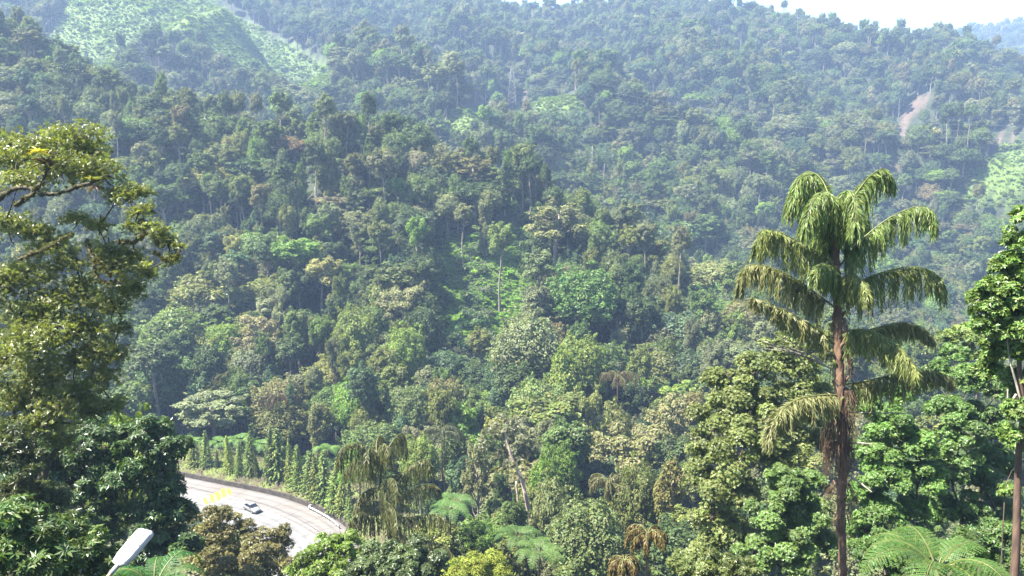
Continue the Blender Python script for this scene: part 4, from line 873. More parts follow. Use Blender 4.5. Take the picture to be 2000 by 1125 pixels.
def fern_frond(pts, seed, width=0.42, npin=21, nl=9):
    r = np.random.RandomState(seed); P = resample(catmull(pts, 10), npin); T = nrm(np.gradient(P, axis=0)); m = Mesh(); st = Mesh(); st.tube(P, np.linspace(0.022, 0.005, npin), 5); gap = np.linalg.norm(np.diff(P, axis=0), axis=1).mean()
    for i in range(3, npin):
        f = i / (npin - 1); side = np.cross(T[i], ZV); side = nrm(side) if np.linalg.norm(side) > .1 else np.array([1.0, 0, 0]); up = np.cross(side, T[i])
        l = width * (math.sin(math.pi * (0.12 + 0.88 * f ** 0.8)) ** 0.8 + 0.03)
        for s in (-1, 1):
            q = np.linspace(0.08, 1, nl)[:, None]; ax = nrm(side * s + T[i] * 0.35 + up * 0.08); C = P[i] + ax * l * q - up * (q * q) * l * 0.28
            w = gap * 0.40 * (1.15 - 0.75 * q[:, 0])
            for s2 in (-1, 1):
                d = nrm(T[i] * s2 * 0.9 + ax * 0.45 - up * 0.1 + r.normal(size=(nl, 3)) * 0.05); V, Q = leaf_quads(C + d * (w * 0.75)[:, None], d, np.tile(up, (nl, 1)) + r.normal(size=(nl, 3)) * 0.1, w * 1.6, l / nl * 1.1, 0.05); m.add(V, Q, np.clip(r.rand(nl) * 0.5 + r.rand() * 0.4, 0, 1))
    return m, st
def tree_fern(px, py, d, n, Ls, tint, label, seed, width=0.42, trunk=3.0, rise=0.35, nl=10, npin=21, a0=0.0):
    r = np.random.RandomState(seed); c = at(px, py, d); rt = c - ZV * trunk; e = empty('tree_fern', tuple(rt), label, 'tree fern')
    link('trunk', Mesh().tube(np.array([rt, (rt + c) / 2 + [0.08, 0, 0], c]) - rt, [0.14, 0.11, 0.09], 7).mesh('trunk', M_BARK_D, True), e)
    for i in range(n):
        a = a0 + 2 * math.pi * i / n + r.uniform(-.2, .2); u = np.array([math.cos(a), math.sin(a), 0]); L = Ls * r.uniform(0.85, 1.12); k = rise * r.uniform(0.75, 1.3)
        p = np.array([c, c + u * L * 0.3 + ZV * L * k * 0.6, c + u * L * 0.62 + ZV * L * k * 0.75, c + u * L * 0.88 + ZV * L * k * 0.4, c + u * L * 1.02 - ZV * L * 0.08]) - rt
        m, st = fern_frond(p, seed + i, width * L / 2.0, npin, nl); f = link('frond', m.mesh('frond', M_FERN), e, color=tint); link('rachis', st.mesh('rachis', M_RACHIS), f)
M_FERN = foliage('fern_leaflets', rough=0.5, trans=0.35, lo=0.7, hi=1.3)
tree_fern(1830, 1112, 21, 10, 2.0, (0.075, 0.135, 0.028), 'light green tree fern at the bottom edge right of the fishtail palm', 400, width=0.5, a0=0.3)
tree_fern(300, 1150, 17, 9, 1.15, (0.040, 0.115, 0.020), 'deep green fern with long fronds under the street lamp head', 420, width=0.42, trunk=2.0, a0=0.5, rise=0.5)
tree_fern(1012, 1050, 82, 9, 2.5, (0.07, 0.13, 0.03), 'upper of the two bright tree ferns in the valley clearing', 440, nl=6, npin=14, width=0.5)
tree_fern(1052, 1082, 78, 10, 2.7, (0.09, 0.155, 0.036), 'lower, yellower of the two bright tree ferns in the valley clearing', 460, nl=6, npin=14, width=0.5)
tree_fern(890, 985, 104, 10, 2.9, (0.085, 0.155, 0.040), 'light green tree fern right behind the weeping palm', 480, nl=6, npin=13, width=0.5)
tree_fern(878, 1000, 99, 9, 3.0, (0.090, 0.165, 0.040), 'low pale tree fern tucked against the weeping palm', 500, nl=6, npin=13, width=0.5)
for k, (x, y, lab) in enumerate([(372, 866, 'leftmost'), (430, 868, 'second-from-left'), (470, 862, 'middle'), (512, 872, 'second-from-right'), (640, 880, 'rightmost')]):
    tree_fern(x, y, 184, 8, 3.6, (0.12, 0.22, 0.045), '%s sunlit tree fern behind the conifer row' % lab, 520 + 20 * k, nl=4, npin=14, width=0.55, trunk=4)
# ------------------------------------------------------------------ foreground trees and bushes
def big_tree(name, label, d, lobes, tint, n, L, W, whorl, base, seed, mat=None, bark=None, droop=0.25, cat='tree', limbs=None, sub=9, rnd=0.45, rt=0.25, low=-0.45, airy=False):
    "lobes: (px, py, radius px, depth offset[, flatten]) of the crown's main masses"
    r = np.random.RandomState(seed); C = []; ctr = []
    for lb in lobes:
        c = at(lb[0], lb[1], d + lb[3]); R = lb[2] * d / FPX; fz = lb[4] if len(lb) > 4 else 0.8; ctr.append((c, R))
        u = fib(sub, -0.75, 0.95, r); q = r.uniform(0.3, 0.95, sub) if airy else r.uniform(0.45, 0.85, sub); cr = R * (r.uniform(0.3, 0.55, sub) if airy else r.uniform(0.26, 0.46, sub))
        for k in range(sub): C.append([*(c + u[k] * q[k] * R * np.array([1, 1, fz])), cr[k], cr[k], cr[k] * 0.75])
    C = np.array(C); b = at(base[0], base[1], d); bz_ = float(ground(b[0], b[1])); bp = np.array([b[0], b[1], min(bz_, b[2] - 0.3)])
    e = empty(name, tuple(bp), label, cat)
    m = Mesh(); C0 = C.copy(); C0[:, :3] -= bp
    add_leaves(m, r, C0, n, L, W, whorl=whorl, droop=droop, rnd=rnd, inner=0.05 if airy else 0.4, low=-1.0 if airy else low, cull=not airy, soft=airy)
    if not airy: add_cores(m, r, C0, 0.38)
    link('crown', m.mesh('crown', mat or M_GLOSS), e, color=np.array(tint) * np.array([1.3, 1.18, 1.0]))
    w = Mesh(); fork = np.mean([c for c, _ in ctr], axis=0) - bp; fork = fork * np.array([0.6, 0.6, 0.55])
    w.tube(resample(np.array([[0, 0, -0.3], fork * 0.5 + r.normal(size=3) * 0.15, fork]), 8), np.linspace(rt, rt * 0.65, 8), 8)
    nodes = [(fork, rt * 0.62)]
    for c, R in sorted(ctr, key=lambda q: np.linalg.norm(q[0] - bp - fork)):
        a, ra = min(nodes, key=lambda q: np.linalg.norm(q[0] - (c - bp)) + 0.25 * np.linalg.norm(q[0] - fork)); rb = max(rt * 0.12, ra * 0.62)
        limb(w, r, a, c - bp, min(ra, rt * 0.45), rb * 0.7, 6, 0.08); nodes.append((c - bp, rb))
        for _ in range(3): limb(w, r, c - bp, c - bp + rand_unit(r, 1)[0] * R * 0.85, rt * 0.16, rt * 0.05, 4)
    link('trunk', w.mesh('trunk', bark or M_BARK_D, True), e)
    return e, bp
# mossy-limbed tree filling the left edge
DL = 33.0
mt, mb = big_tree('mossy_tree', 'tall mossy-limbed broadleaf tree with epiphytes at the left edge', DL,
  [(60, 290, 62, 0, .7), (140, 275, 60, .5, .7), (10, 300, 70, 1, .8), (110, 330, 60, -1, .7), (190, 335, 48, 0, .7), (175, 300, 44, 1, .7), (235, 380, 36, 0, .7), (275, 372, 22, 0, .7), (40, 350, 40, -1, .6),
   (15, 440, 52, 0, .55), (80, 450, 36, 1, .5), (150, 425, 30, .5, .45), (190, 440, 28, 0, .45), (275, 410, 26, -.5, .6), (265, 440, 24, -.5, .6), (300, 450, 32, -.5, .6), (325, 468, 26, -.5, .6), (335, 505, 20, -.8, .7), (345, 480, 16, -.8, .7),
   (205, 490, 36, 0, .6), (140, 515, 40, 1, .5), (50, 535, 56, 0, .6), (0, 540, 50, 0, .8), (215, 520, 36, -.5, .8), (275, 530, 40, -.5, .8), (255, 565, 36, 0, .8), (115, 590, 52, 0, .6), (195, 590, 38, 0.5, .55), (40, 610, 62, 0, .9), (110, 650, 58, -.5, .8), (170, 640, 40, 0.5, .7), (20, 690, 58, 0, .9), (150, 705, 50, 0, .8), (80, 730, 55, -.5, .8), (205, 735, 38, 0, .8), (25, 780, 55, 0, .9), (225, 790, 26, .5, .8), (150, 770, 50, .5, .8), (85, 820, 45, 0, .8), (190, 680, 40, 0, .7), (110, 800, 45, -1, .8), (30, 840, 45, 0, .8), (230, 640, 26, 0, .6), (60, 660, 50, -1, .7), (100, 480, 44, 1, .6), (225, 600, 34, 0, .7), (250, 500, 34, 0, .6), (160, 560, 44, 1, .7), (215, 690, 36, 0, .8), (60, 760, 50, 0, .9), (180, 800, 40, .5, .8), (120, 860, 40, 1, .8)],
  (0.124, 0.152, 0.056), 22000, 0.135, 0.055, 5, (-30, 1080), 41, mat=M_AIRY, bark=M_MOSS, droop=0.55, sub=15, rt=0.3, airy=True, rnd=0.8)
def moss_limb(pts, r0, r1):
    P = resample(catmull([at(x, y, DL + z) for x, y, z in pts], 8), 26); r = np.random.RandomState(int(pts[0][0] + pts[0][1])); P[1:-1] += r.normal(size=(24, 3)) * 0.035
    o = link('mossy_limb', Mesh().tube(P - mb, np.linspace(r0, r1, 26) * 0.62 * r.uniform(0.8, 1.25, 26), 8).mesh('mossy_limb', M_MOSS, True), mt)
    m = Mesh(); n = 420; i = r.randint(0, 26, n); C = P[i] - mb + rand_unit(r, n) * r0 * 0.6; d = nrm(rand_unit(r, n) - ZV * 0.7); nv = nrm(np.cross(d, rand_unit(r, n))); V, Q = leaf_quads(C, d, nv, r.uniform(0.1, 0.28, n), 0.05); m.add(V, Q, r.rand(n))
    link('moss', m.mesh('moss', M_LEAF), o, color=(0.10, 0.095, 0.024))
moss_limb([(-40, 420, 0), (10, 380, -1.6), (40, 365, -2), (100, 380, -2.2), (160, 362, -2.2), (205, 345, -2)], 0.17, 0.09)
moss_limb([(30, 400, -1.8), (70, 370, -2.2), (95, 320, -2.4), (110, 300, -2.2)], 0.14, 0.07)
moss_limb([(40, 505, -1), (90, 485, -1.8), (140, 458, -2)], 0.12, 0.05)
moss_limb([(170, 470, -1.6), (182, 510, -2), (190, 540, -2.1), (212, 555, -2.1), (228, 548, -2)], 0.1, 0.05)
moss_limb([(188, 505, -2), (205, 525, -2.1), (215, 540, -2.1)], 0.06, 0.03)
moss_limb([(232, 472, -1.2), (255, 474, -1.6), (272, 468, -1.6), (285, 455, -1.5)], 0.09, 0.04)
moss_limb([(300, 492, -1.2), (320, 505, -1.5), (340, 508, -1.5), (352, 490, -1.4)], 0.03, 0.012)
def epiphyte(px, py, n, L, W, tint, label, seed, name, cat='epiphyte', dz=-2.3, down=0.2):
    r = np.random.RandomState(seed); c = at(px, py, DL + dz); e = empty(name, tuple(c), label, cat)
    for k in range(n):
        a = r.uniform(0, 6.28); u = nrm(np.array([math.cos(a), math.sin(a), r.uniform(0.1, 1.3) - down])); t = np.linspace(0, 1, 6)[:, None]; l = L * r.uniform(0.7, 1.2); P = u * t * l - ZV * t ** 2 * l * 0.35; s = nrm(np.cross(u, ZV)); w = (W * np.sin(np.pi * (0.1 + 0.88 * t)))
        V = np.stack([P - s * w, P + ZV * -0.03, P + s * w], 1).reshape(-1, 3); i = (np.arange(5)[:, None] * 3 + np.arange(2)[None]).ravel(); link('leaf', Mesh().add(V, np.stack([i, i + 1, i + 4, i + 3], -1), r.rand()).mesh('leaf', M_LEAF), e, color=tint)
epiphyte(178, 352, 12, 0.6, 0.05, (0.16, 0.17, 0.035), 'yellow-green bird nest fern on the mossy limb', 1, 'bird_nest_fern')
epiphyte(185, 362, 9, 0.4, 0.04, (0.13, 0.07, 0.035), 'brown withered fern beside the bird nest fern on the limb', 2, 'withered_fern', down=0.8)
epiphyte(90, 318, 20, 0.62, 0.055, (0.05, 0.032, 0.02), 'dark brown epiphyte tuft high in the mossy tree', 3, 'epiphyte_clump', down=0.2)
epiphyte(75, 296, 12, 0.5, 0.05, (0.34, 0.30, 0.03), 'bright yellow leaf cluster high in the mossy tree', 4, 'yellow_epiphyte')
# lower left
big_tree('dark_whorl_tree', 'dark glossy tree with whorled leaves left of the road', 47,
  [(120, 900, 62, 0), (200, 870, 62, 0), (270, 850, 52, 0), (330, 880, 48, 0), (240, 930, 62, -1), (150, 960, 60, -1), (320, 950, 46, 0), (90, 860, 50, 1), (60, 930, 50, 0), (345, 1000, 40, 0), (290, 1005, 46, -1), (350, 1060, 46, -1), (300, 1080, 50, -1), (200, 1020, 50, -.5), (180, 840, 42, 1), (310, 840, 34, 1)],
  (0.046, 0.084, 0.032), 6200, 0.34, 0.13, 7, (230, 1120), 51, droop=0.3)
big_tree('whorled_shrub', 'large-leaved whorled shrub in the bottom left corner', 22,
  [(20, 1010, 60, 0), (75, 1040, 50, 0), (20, 1080, 60, -.5), (85, 1095, 45, -.5), (-30, 1050, 50, 0)], (0.055, 0.098, 0.030), 850, 0.27, 0.085, 7, (30, 1180), 52, droop=0.3, cat='shrub', rt=0.1)
big_tree('leafy_shrub', 'mid-green leafy shrub left of the street lamp head', 24,
  [(130, 1030, 42, 0), (165, 1060, 45, 0), (195, 1095, 40, 0), (140, 1090, 45, -.5), (215, 1120, 40, 0), (115, 1120, 40, -.5)], (0.065, 0.105, 0.032), 1500, 0.18, 0.07, 6, (160, 1190), 53, cat='shrub', rt=0.09)
big_tree('shady_shrub', 'shaded twiggy bush behind the large-leaved whorled shrub', 30,
  [(40, 900, 55, 0), (100, 980, 45, 1), (30, 960, 50, 1), (10, 860, 50, 0)], (0.045, 0.062, 0.022), 1700, 0.2, 0.07, 5, (30, 1120), 54, cat='shrub', rt=0.12)
big_tree('olive_tree', 'olive-brown leafy tree in front of the road', 72,
  [(430, 1010, 36, 0), (410, 1050, 44, 0), (465, 1050, 42, 0), (500, 1075, 46, -1), (535, 1070, 36, 0), (425, 1100, 50, -2), (545, 1045, 26, 0), (480, 1110, 55, -3), (540, 1110, 36, -2), (380, 1010, 20, 1), (395, 1085, 40, 0)],
  (0.115, 0.115, 0.042), 13000, 0.2, 0.095, 5, (460, 1180), 55, droop=0.15)
big_tree('bright_bush', 'bright yellow-green leafy bush at the bottom beside the road', 58,
  [(640, 1075, 44, 0), (605, 1105, 40, 0), (675, 1060, 34, 0), (690, 1095, 44, 0), (640, 1120, 46, -1), (580, 1130, 34, -1)], (0.095, 0.155, 0.030), 5000, 0.2, 0.1, 6, (640, 1190), 56, cat='bush')
big_tree('grey_green_bush', 'dark grey-green bush right of the bright yellow-green one', 54,
  [(745, 1085, 46, 0), (800, 1080, 44, 0), (840, 1105, 40, 0), (720, 1115, 40, -1), (780, 1120, 50, -1)], (0.055, 0.085, 0.034), 5000, 0.2, 0.1, 6, (780, 1190), 57, cat='bush')
big_tree('yellow_grass_bush', 'low yellow-green scrub at the bottom edge left of the tree ferns', 66,
  [(890, 1112, 34, 0, .5), (930, 1100, 34, 0, .6), (965, 1095, 26, 1, .6), (975, 1120, 30, 0, .6), (910, 1130, 36, -1, .5)], (0.16, 0.205, 0.035), 2400, 0.3, 0.09, 4, (930, 1150), 58, cat='bush', mat=M_LEAF, rt=0.06)
# right
big_tree('broad_leafy_tree', 'big sunlit leafy tree standing left of the fishtail palm', 56,
  [(1530, 680, 44, 2), (1480, 720, 50, 0), (1430, 760, 52, 0), (1560, 720, 50, 1), (1400, 820, 52, 0), (1470, 800, 62, -1), (1540, 790, 60, 0), (1600, 690, 40, 2), (1380, 880, 50, 0), (1450, 880, 66, -2), (1530, 880, 62, -1), (1370, 940, 44, 0), (1430, 960, 62, -2), (1390, 1010, 50, -1), (1590, 780, 50, 2), (1590, 860, 50, 2), (1600, 660, 36, 2), (1400, 740, 36, 1), (1420, 1050, 60, -1), (1370, 1090, 50, 0)],
  (0.105, 0.140, 0.046), 36000, 0.145, 0.08, 6, (1480, 1200), 61, bark=M_BARK_D, rt=0.35)
big_tree('rounded_bush', 'rounded mid-green bushy tree in front of the big sunlit tree', 44,
  [(1540, 960, 50, 0), (1500, 1010, 52, 0), (1570, 1010, 52, 0), (1540, 1070, 60, -1), (1600, 1060, 40, 0), (1480, 1080, 50, 0), (1530, 930, 36, 0), (1590, 940, 34, 1)], (0.075, 0.130, 0.038), 14000, 0.14, 0.075, 6, (1540, 1200), 62, rt=0.2)
big_tree('hillside_shrub', 'pale olive shrub at the bottom edge left of the fishtail palm', 36,
  [(1330, 1100, 34, 3), (1400, 1110, 40, 0), (1450, 1115, 36, 0), (1360, 1125, 40, 0)], (0.085, 0.115, 0.038), 1700, 0.18, 0.07, 6, (1390, 1180), 63, cat='shrub', rt=0.08)
big_tree('green_leafy_tree', 'lush green leafy tree directly right of the fishtail palm', 48,
  [(1740, 830, 52, 0), (1700, 880, 46, 0), (1780, 870, 52, 0), (1730, 930, 54, -1), (1800, 930, 50, 0), (1690, 790, 38, 1), (1760, 770, 36, 1), (1690, 960, 40, 0), (1720, 1000, 50, -1), (1790, 1000, 50, 0), (1690, 1040, 46, 0)], (0.075, 0.145, 0.036), 19000, 0.14, 0.075, 6, (1740, 1180), 64, rt=0.25)
big_tree('deep_green_tree', 'deep green tree between the lush tree and the right edge', 52,
  [(1850, 800, 52, 0), (1900, 740, 48, 0), (1840, 730, 40, 2), (1880, 860, 54, -1), (1930, 820, 48, 0), (1850, 920, 52, -1), (1910, 930, 52, 0), (1880, 1000, 54, -1), (1950, 900, 46, 1), (1830, 990, 44, 0), (1810, 740, 30, 2), (1860, 690, 34, 3), (1940, 1000, 50, 0), (1950, 760, 40, 2)], (0.064, 0.122, 0.034), 23000, 0.15, 0.08, 6, (1880, 1180), 65, rt=0.3)
big_tree('pale_top_tree', 'paler tree top showing above the deep green tree', 68,
  [(1900, 650, 40, 0, .6), (1950, 630, 36, 0, .6), (1850, 660, 30, 1, .6), (1990, 660, 40, 0), (1920, 690, 40, 0)], (0.105, 0.155, 0.048), 2400, 0.27, 0.1, 6, (1930, 1050), 66, rt=0.2)
et, eb = big_tree('edge_tree', 'slim tree with reddish trunk at the right edge', 26,
  [(1985, 470, 34, 0), (1975, 510, 32, 0), (2010, 530, 46, 0), (1945, 560, 34, 0), (1985, 580, 50, 0), (1930, 600, 34, 0), (1975, 640, 46, 0), (2020, 600, 50, 0), (1920, 635, 26, 0), (1990, 690, 30, 0), (1995, 420, 24, 0), (1985, 740, 34, .5), (1990, 800, 36, -.4), (1975, 850, 26, -.4), (2005, 870, 34, .5), (1970, 960, 20, .5), (1955, 600, 36, 1), (1910, 580, 24, .5), (1950, 680, 40, 1), (1930, 720, 34, 1.5), (1960, 520, 30, .5), (2005, 760, 40, .5)], (0.092, 0.155, 0.042), 7500, 0.15, 0.08, 6, (1980, 1125), 67, bark=M_BARK_D, rt=0.025)
P = resample(catmull([at(1980, 1140, 26), at(1985, 1060, 26), at(1987, 960, 26), at(1990, 880, 26), at(1998, 800, 26), at(1990, 700, 26), at(1990, 560, 26)], 8), 30)
link('main_stem', Mesh().tube(P - eb, np.linspace(0.14, 0.05, 30), 9).mesh('main_stem', bark_mat('slim_trunk_bark', (0.10, 0.06, 0.04)), True), et)
for pts in ([(1998, 800), (1985, 750), (1972, 700), (1965, 640)], [(1985, 770), (1970, 790), (1968, 760)]):
    link('branch', Mesh().tube(resample(catmull([at(x, y, 25.9) for x, y in pts], 6), 12) - eb, np.linspace(0.045, 0.02, 12), 6).mesh('branch', M_DEAD, True), et)
big_tree('corner_bush', 'dark leafy bush behind the tree fern in the bottom right corner', 30,
  [(1900, 1060, 44, 0), (1950, 1090, 40, 0), (1700, 1090, 36, 0), (1740, 1060, 36, 1), (1960, 1040, 40, 1), (1760, 1110, 40, 0)], (0.050, 0.092, 0.028), 2200, 0.17, 0.07, 6, (1850, 1190), 68, cat='bush', rt=0.1)
# leaning pale trunk tree in the valley
lt, lb = big_tree('leaning_tree', 'tree with a long leaning pale trunk in the valley', 124,
  [(985, 830, 30, 0), (1010, 855, 32, 0), (960, 850, 26, 0), (1035, 880, 26, 1), (975, 890, 28, 0), (1000, 905, 24, -1), (945, 870, 20, 0)], (0.098, 0.112, 0.062), 1500, 0.42, 0.17, 5, (1038, 1030), 70, bark=M_DEAD, rt=0.08)
P = resample(catmull([at(1040, 1035, 123), at(1030, 985, 122), at(1018, 935, 122), at(1000, 895, 122), at(985, 840, 122)], 8), 22); link('leaning_trunk', Mesh().tube(P - lb, np.linspace(0.42, 0.15, 22), 9).mesh('leaning_trunk', bark_mat('pinkish_bark', (0.36, 0.27, 0.21)), True), lt)
P = resample(catmull([at(1018, 1030, 121), at(1013, 990, 121), at(1008, 940, 121)], 8), 12); link('second_trunk', Mesh().tube(P - lb, np.linspace(0.26, 0.16, 12), 8).mesh('second_trunk', bark_mat('tan_bark', (0.30, 0.25, 0.15)), True), lt)
# dead snags on the far spur
def snag(px, py0, py1, d, label, seed):
    r = np.random.RandomState(seed); a = at(px, py1, d); b = at(px + r.uniform(-6, 6), py0, d); g = float(ground(a[0], a[1])); a[2] = min(a[2], g) - 0.2; e = empty('dead_tree', tuple(a), label, 'dead tree'); m = Mesh(); P = resample(catmull([a, (a + b) / 2 + r.normal(size=3) * 0.4, b], 5), 9) - a; m.tube(P, np.linspace(0.42, 0.1, 9), 6); link('trunk', m.mesh('trunk', M_DEAD, True), e)
    for k in range(5):
        i = r.randint(4, 8); u = nrm(r.normal(size=3) + ZV * 0.6); w = Mesh(); limb(w, r, P[i], P[i] + u * r.uniform(1.5, 3.5), 0.13, 0.04); link('branch', w.mesh('branch', M_DEAD, True), e)
snag(1158, 285, 345, 470, 'bleached dead tree rising from the slope below the power line knoll', 1)
snag(615, 365, 430, 285, 'bare white snag left of the greyish umbrella tree', 2)
snag(1180, 320, 345, 468, 'short dead stub right of the bleached dead tree', 3)
# banana-like plants at the grassy gully
def banana(px, py, d, label, seed, L=2.6, tint=(0.11, 0.155, 0.055)):
    r = np.random.RandomState(seed); d = next((q for q in np.arange(d, d + 120, 0.5) if ground(*at(px, py, q)[:2]) > at(px, py, q)[2] - 2.5), d); c = at(px, py, d); g = min(float(ground(c[0], c[1])), c[2] - 1.0); rt = np.array([c[0], c[1], g]); e = empty('banana_plant', tuple(rt), label, 'banana plant')
    link('stem', Mesh().tube(np.array([rt, (rt + c) / 2, c]) - rt, [0.2, 0.16, 0.1], 6).mesh('stem', M_BARK_D), e)
    for k in range(9):
        a = k * 2.4; u = nrm(np.array([math.cos(a), math.sin(a), r.uniform(0.2, 1.1)])); t = np.linspace(0, 1, 7)[:, None]; l = L * r.uniform(0.75, 1.15); P = c - rt + u * t * l - ZV * t ** 2 * l * 0.55; s = nrm(np.cross(u, ZV)); w = 0.34 * np.sin(np.pi * (0.08 + 0.9 * t)) ** 0.7
        V = np.stack([P - s * w - ZV * 0.08, P, P + s * w - ZV * 0.08], 1).reshape(-1, 3); i = (np.arange(6)[:, None] * 3 + np.arange(2)[None]).ravel(); link('leaf', Mesh().add(V, np.stack([i, i + 1, i + 4, i + 3], -1), r.rand()).mesh('leaf', M_LEAF), e, color=tint)
banana(908, 522, 246, 'upper banana plant left of the grass strip', 1); banana(912, 574, 238, 'lower banana plant left of the grass strip', 2)
banana(600, 790, 190, 'pale banana plant behind the conifer row', 7, 3.6, (0.13, 0.165, 0.09))

# ------------------------------------------------------------------ street lamp head
def lamp():
    c = at(259, 1069, 13.6); e1 = nrm(RT * 0.305 + UP * 0.475 + FW * 0.494) * 0.86; e2 = nrm(RT * 0.356 - FW * 0.22) * 1.12; e3 = np.cross(e2, e1); e3 = e3 if e3[2] > 0 else -e3
    foot = c - e1 * 1.3 - ZV * 0.6; foot = np.array([foot[0], foot[1], float(ground(foot[0], foot[1]))]); root = empty('street_lamp', tuple(foot), 'white flat street lamp head on a pole at the bottom left', 'street lamp')
    M_W = plain('white_lamp_casing', (0.42, 0.42, 0.43), 0.35, noise=0.04, scale=8); M_S = plain('slot_shade_and_fittings', (0.09, 0.092, 0.1), 0.6); M_T = plain('tan_pole', (0.38, 0.28, 0.17), 0.6, noise=0.2)  # dark bars carry the slots' shade as colour; latch and screw share the tone
    out = [(-0.40, -0.10), (-0.41, 0.10), (-0.36, 0.145), (-0.18, 0.18), (0.35, 0.18), (0.40, 0.14), (0.41, 0.0), (0.40, -0.14), (0.35, -0.18), (-0.18, -0.18), (-0.36, -0.145)]
    out = [(-0.41, -0.08), (-0.41, 0.08), (-0.36, 0.14), (-0.2, 0.175), (0.33, 0.18), (0.385, 0.165), (0.41, 0.12), (0.41, -0.12), (0.385, -0.165), (0.33, -0.18), (-0.2, -0.175), (-0.36, -0.14)]
    k = len(out); V = []
    for sc, z in ((0.93, -0.055), (1.0, -0.03), (1.0, 0.02), (0.95, 0.045), (0.9, 0.05)):
        for u, v in out: V.append(c - foot + e1 * u * sc + e2 * v * sc + e3 * z)
    V.append(c - foot + e3 * 0.052); V.append(c - foot - e3 * 0.055); Q = []
    for a in range(4): Q += [[a * k + i, a * k + (i + 1) % k, (a + 1) * k + (i + 1) % k, (a + 1) * k + i] for i in range(k)]
    Q += [[4 * k + i, 4 * k + (i + 1) % k, 5 * k, 5 * k] for i in range(k)] + [[(i + 1) % k, i, 5 * k + 1, 5 * k + 1] for i in range(k)]
    head = link('lamp_head', Mesh().add(V, Q).mesh('lamp_head', M_W), root); R3 = np.array([e1, e2, e3])
    sl = Mesh(); fi = Mesh()
    for row, (u0, u1) in enumerate(((0.05, 0.145), (0.17, 0.265), (0.285, 0.34))):
        for q in range(11):
            v = -0.125 + q * 0.025; sl.box(c - foot + e1 * (u0 + u1) / 2 + e2 * v + e3 * 0.0535, (u1 - u0, 0.011, 0.004), R3); fi.box(c - foot + e1 * (u0 + u1) / 2 + e2 * (v + 0.0125) + e3 * 0.055, (u1 - u0, 0.009, 0.010), R3)
    link('cooling_slot', sl.mesh('cooling_slot', M_S), head); link('cooling_fin', fi.mesh('cooling_fin', M_W), head)
    th = np.linspace(-2.6, -0.5, 9); arc = np.array([c - foot + e1 * (-0.06 + 0.055 * math.sin(t)) + e2 * (0.055 * math.cos(t)) + e3 * 0.0545 for t in th]); link('sensor_mark', Mesh().tube(arc, 0.005, 4).mesh('sensor_mark', plain('dark_seal', (0.05, 0.05, 0.05), 0.6)), head)
    link('latch', Mesh().box(c - foot - e1 * 0.34 + e3 * 0.05, (0.02, 0.05, 0.012), R3).mesh('latch', M_S), head); link('screw', Mesh().tube([c - foot + e1 * 0.05 + e2 * 0.155 + e3 * 0.04, c - foot + e1 * 0.05 + e2 * 0.155 + e3 * 0.058], 0.012, 8).mesh('screw', M_S), head)
    s = c - foot - e1 * 0.36 - e3 * 0.01; a1 = s - e1 * 0.24; link('sleeve', Mesh().tube([s, a1], 0.042, 10).mesh('sleeve', M_W, True), root)
    link('arm', Mesh().tube(resample(catmull([a1 + e1 * 0.02, a1 - e1 * 0.4, a1 - e1 * 0.75 - ZV * 0.1, np.array([0, 0, s[2] - 1.0])], 6), 14), 0.034, 10).mesh('arm', M_T, True), root)
    link('pole', Mesh().tube([[0, 0, -0.3], [0, 0, (s[2] - 1) / 2], [0, 0, s[2] - 1.0]], [0.075, 0.065, 0.05], 12).mesh('pole', M_T, True), root)
lamp()

# ------------------------------------------------------------------ power line
M_STEEL = plain('pylon_steel', (0.26, 0.23, 0.22), 0.6, metal=0.2); M_WIRE = plain('wire', (0.45, 0.45, 0.47), 0.5)
def pylon():
    t = at(1000, 132, 596); b = at(1000, 196, 596); z = b[2] - 3; H = t[2] - z; e = empty('transmission_tower', (b[0], b[1], z), 'pale lattice transmission tower on the grassy knoll', 'transmission tower')
    def w(h): return 2.6 * (1 - h) ** 0.8 + 0.5
    for sx in (-1, 1):
        for sy in (-1, 1):
            link('leg', Mesh().tube([[sx * w(h), sy * w(h), h * H] for h in np.linspace(0, 0.97, 9)], 0.11, 4).mesh('leg', M_STEEL), e)
    br = Mesh(); hs_ = np.linspace(0, 0.97, 10)
    for a, c in zip(hs_[:-1], hs_[1:]):
        for sy in (-1, 1):
            br.tube([[-w(a), sy * w(a), a * H], [w(c), sy * w(c), c * H]], 0.05, 4); br.tube([[w(a), sy * w(a), a * H], [-w(c), sy * w(c), c * H]], 0.05, 4)
    link('bracing', br.mesh('bracing', M_STEEL), e)
    for h in (0.98, 0.85, 0.72): link('cross_arm', Mesh().tube([[-3.2, 0, h * H], [0, 0, h * H + 0.5], [3.2, 0, h * H]], 0.09, 4).mesh('cross_arm', M_STEEL), e)
pylon()
def wire(pts, label, rad=0.022):
    P = resample(catmull([at(*p) for p in pts], 8), 40); o0 = P[0]
    tag(link('power_cable', Mesh().tube(P - o0, rad, 4).mesh('power_cable', M_WIRE), loc=tuple(o0)), label, 'cable', 'power cables over the valley')
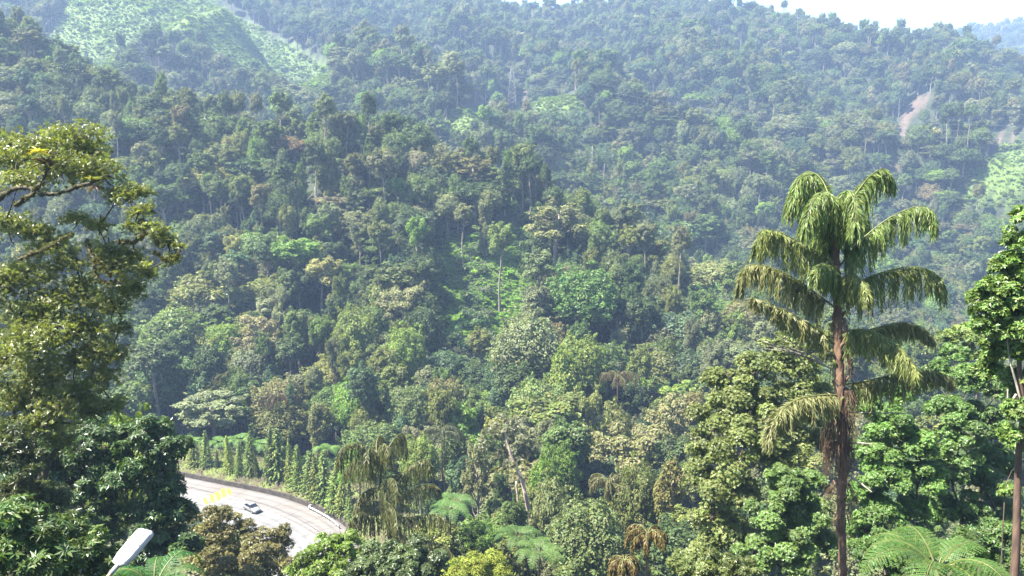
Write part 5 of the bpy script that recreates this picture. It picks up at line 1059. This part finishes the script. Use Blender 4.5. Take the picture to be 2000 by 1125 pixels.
for k, (a, b) in enumerate(((120, 150), (133, 163), (146, 176))): wire([(1000, a + 14, 596), (1100, a + 30, 570), (1250, a + 58, 540), (1500, a + 95, 510), (1760, a + 118, 490), (2060, a + 128, 480)], '%s cable running right from the lattice tower' % ['top', 'middle', 'bottom'][k])
for k in range(4): wire([(80 + k * 12, 80 - k * 6, 680), (200 + k * 14, 150 - k * 5, 600), (330 + k * 18, 215 - k * 7, 520), (430 + k * 20, 258 - k * 8, 480)], '%s cable slanting down over the grassy slope at upper left' % ['lowest', 'second-lowest', 'third-lowest', 'highest'][k])
# stepped concrete slope facing, far upper left
def facing():
    c = at(222, 18, 735); g = float(ground(c[0], c[1])); e = empty('slope_facing', (c[0], c[1], g), 'pale striped concrete slope facing on the far grassy hill', 'slope facing'); M_C = plain('weathered_concrete', (0.25, 0.2, 0.19), 0.85, noise=0.2)
    for k in range(7):
        p = at(214 + k * 3.2, 34 - k * 6.5, 720 + k * 11); z = float(ground(p[0], p[1])); link('slab', Mesh().box((p[0] - c[0], p[1] - c[1], z - g + 0.7), (13, 1.2, 2.1)).mesh('slab', M_C), e)
facing()
# ------------------------------------------------------------------ haze
def haze():
    lo = GZ.min() - 1.5
    x0, x1 = GX.min() - 5, GX.max() + 5; y0, y1 = GY.min() - 5, GY.max() + 5; hi = max(GZ.max() + 40, CAM[2] + 40)
    b = Mesh().box(((x0 + x1) / 2, (y0 + y1) / 2, (lo + hi) / 2), (x1 - x0, y1 - y0, hi - lo))
    m = bpy.data.materials.new('hazy_air'); m.use_nodes = True; n = m.node_tree.nodes; n.clear()
    o = n.new('ShaderNodeOutputMaterial'); v = n.new('ShaderNodeVolumePrincipled')
    v.inputs['Color'].default_value = HAZE_COL; v.inputs['Density'].default_value = HAZE_DEN; v.inputs['Anisotropy'].default_value = HAZE_G
    m.node_tree.links.new(v.outputs[0], o.inputs['Volume'])
    tag(link('haze', b.mesh('haze', m)), kind='stuff')
HAZE_COL = (0.47, 0.66, 1.0, 1); HAZE_DEN = 0.00031; HAZE_G = 0.15

haze()
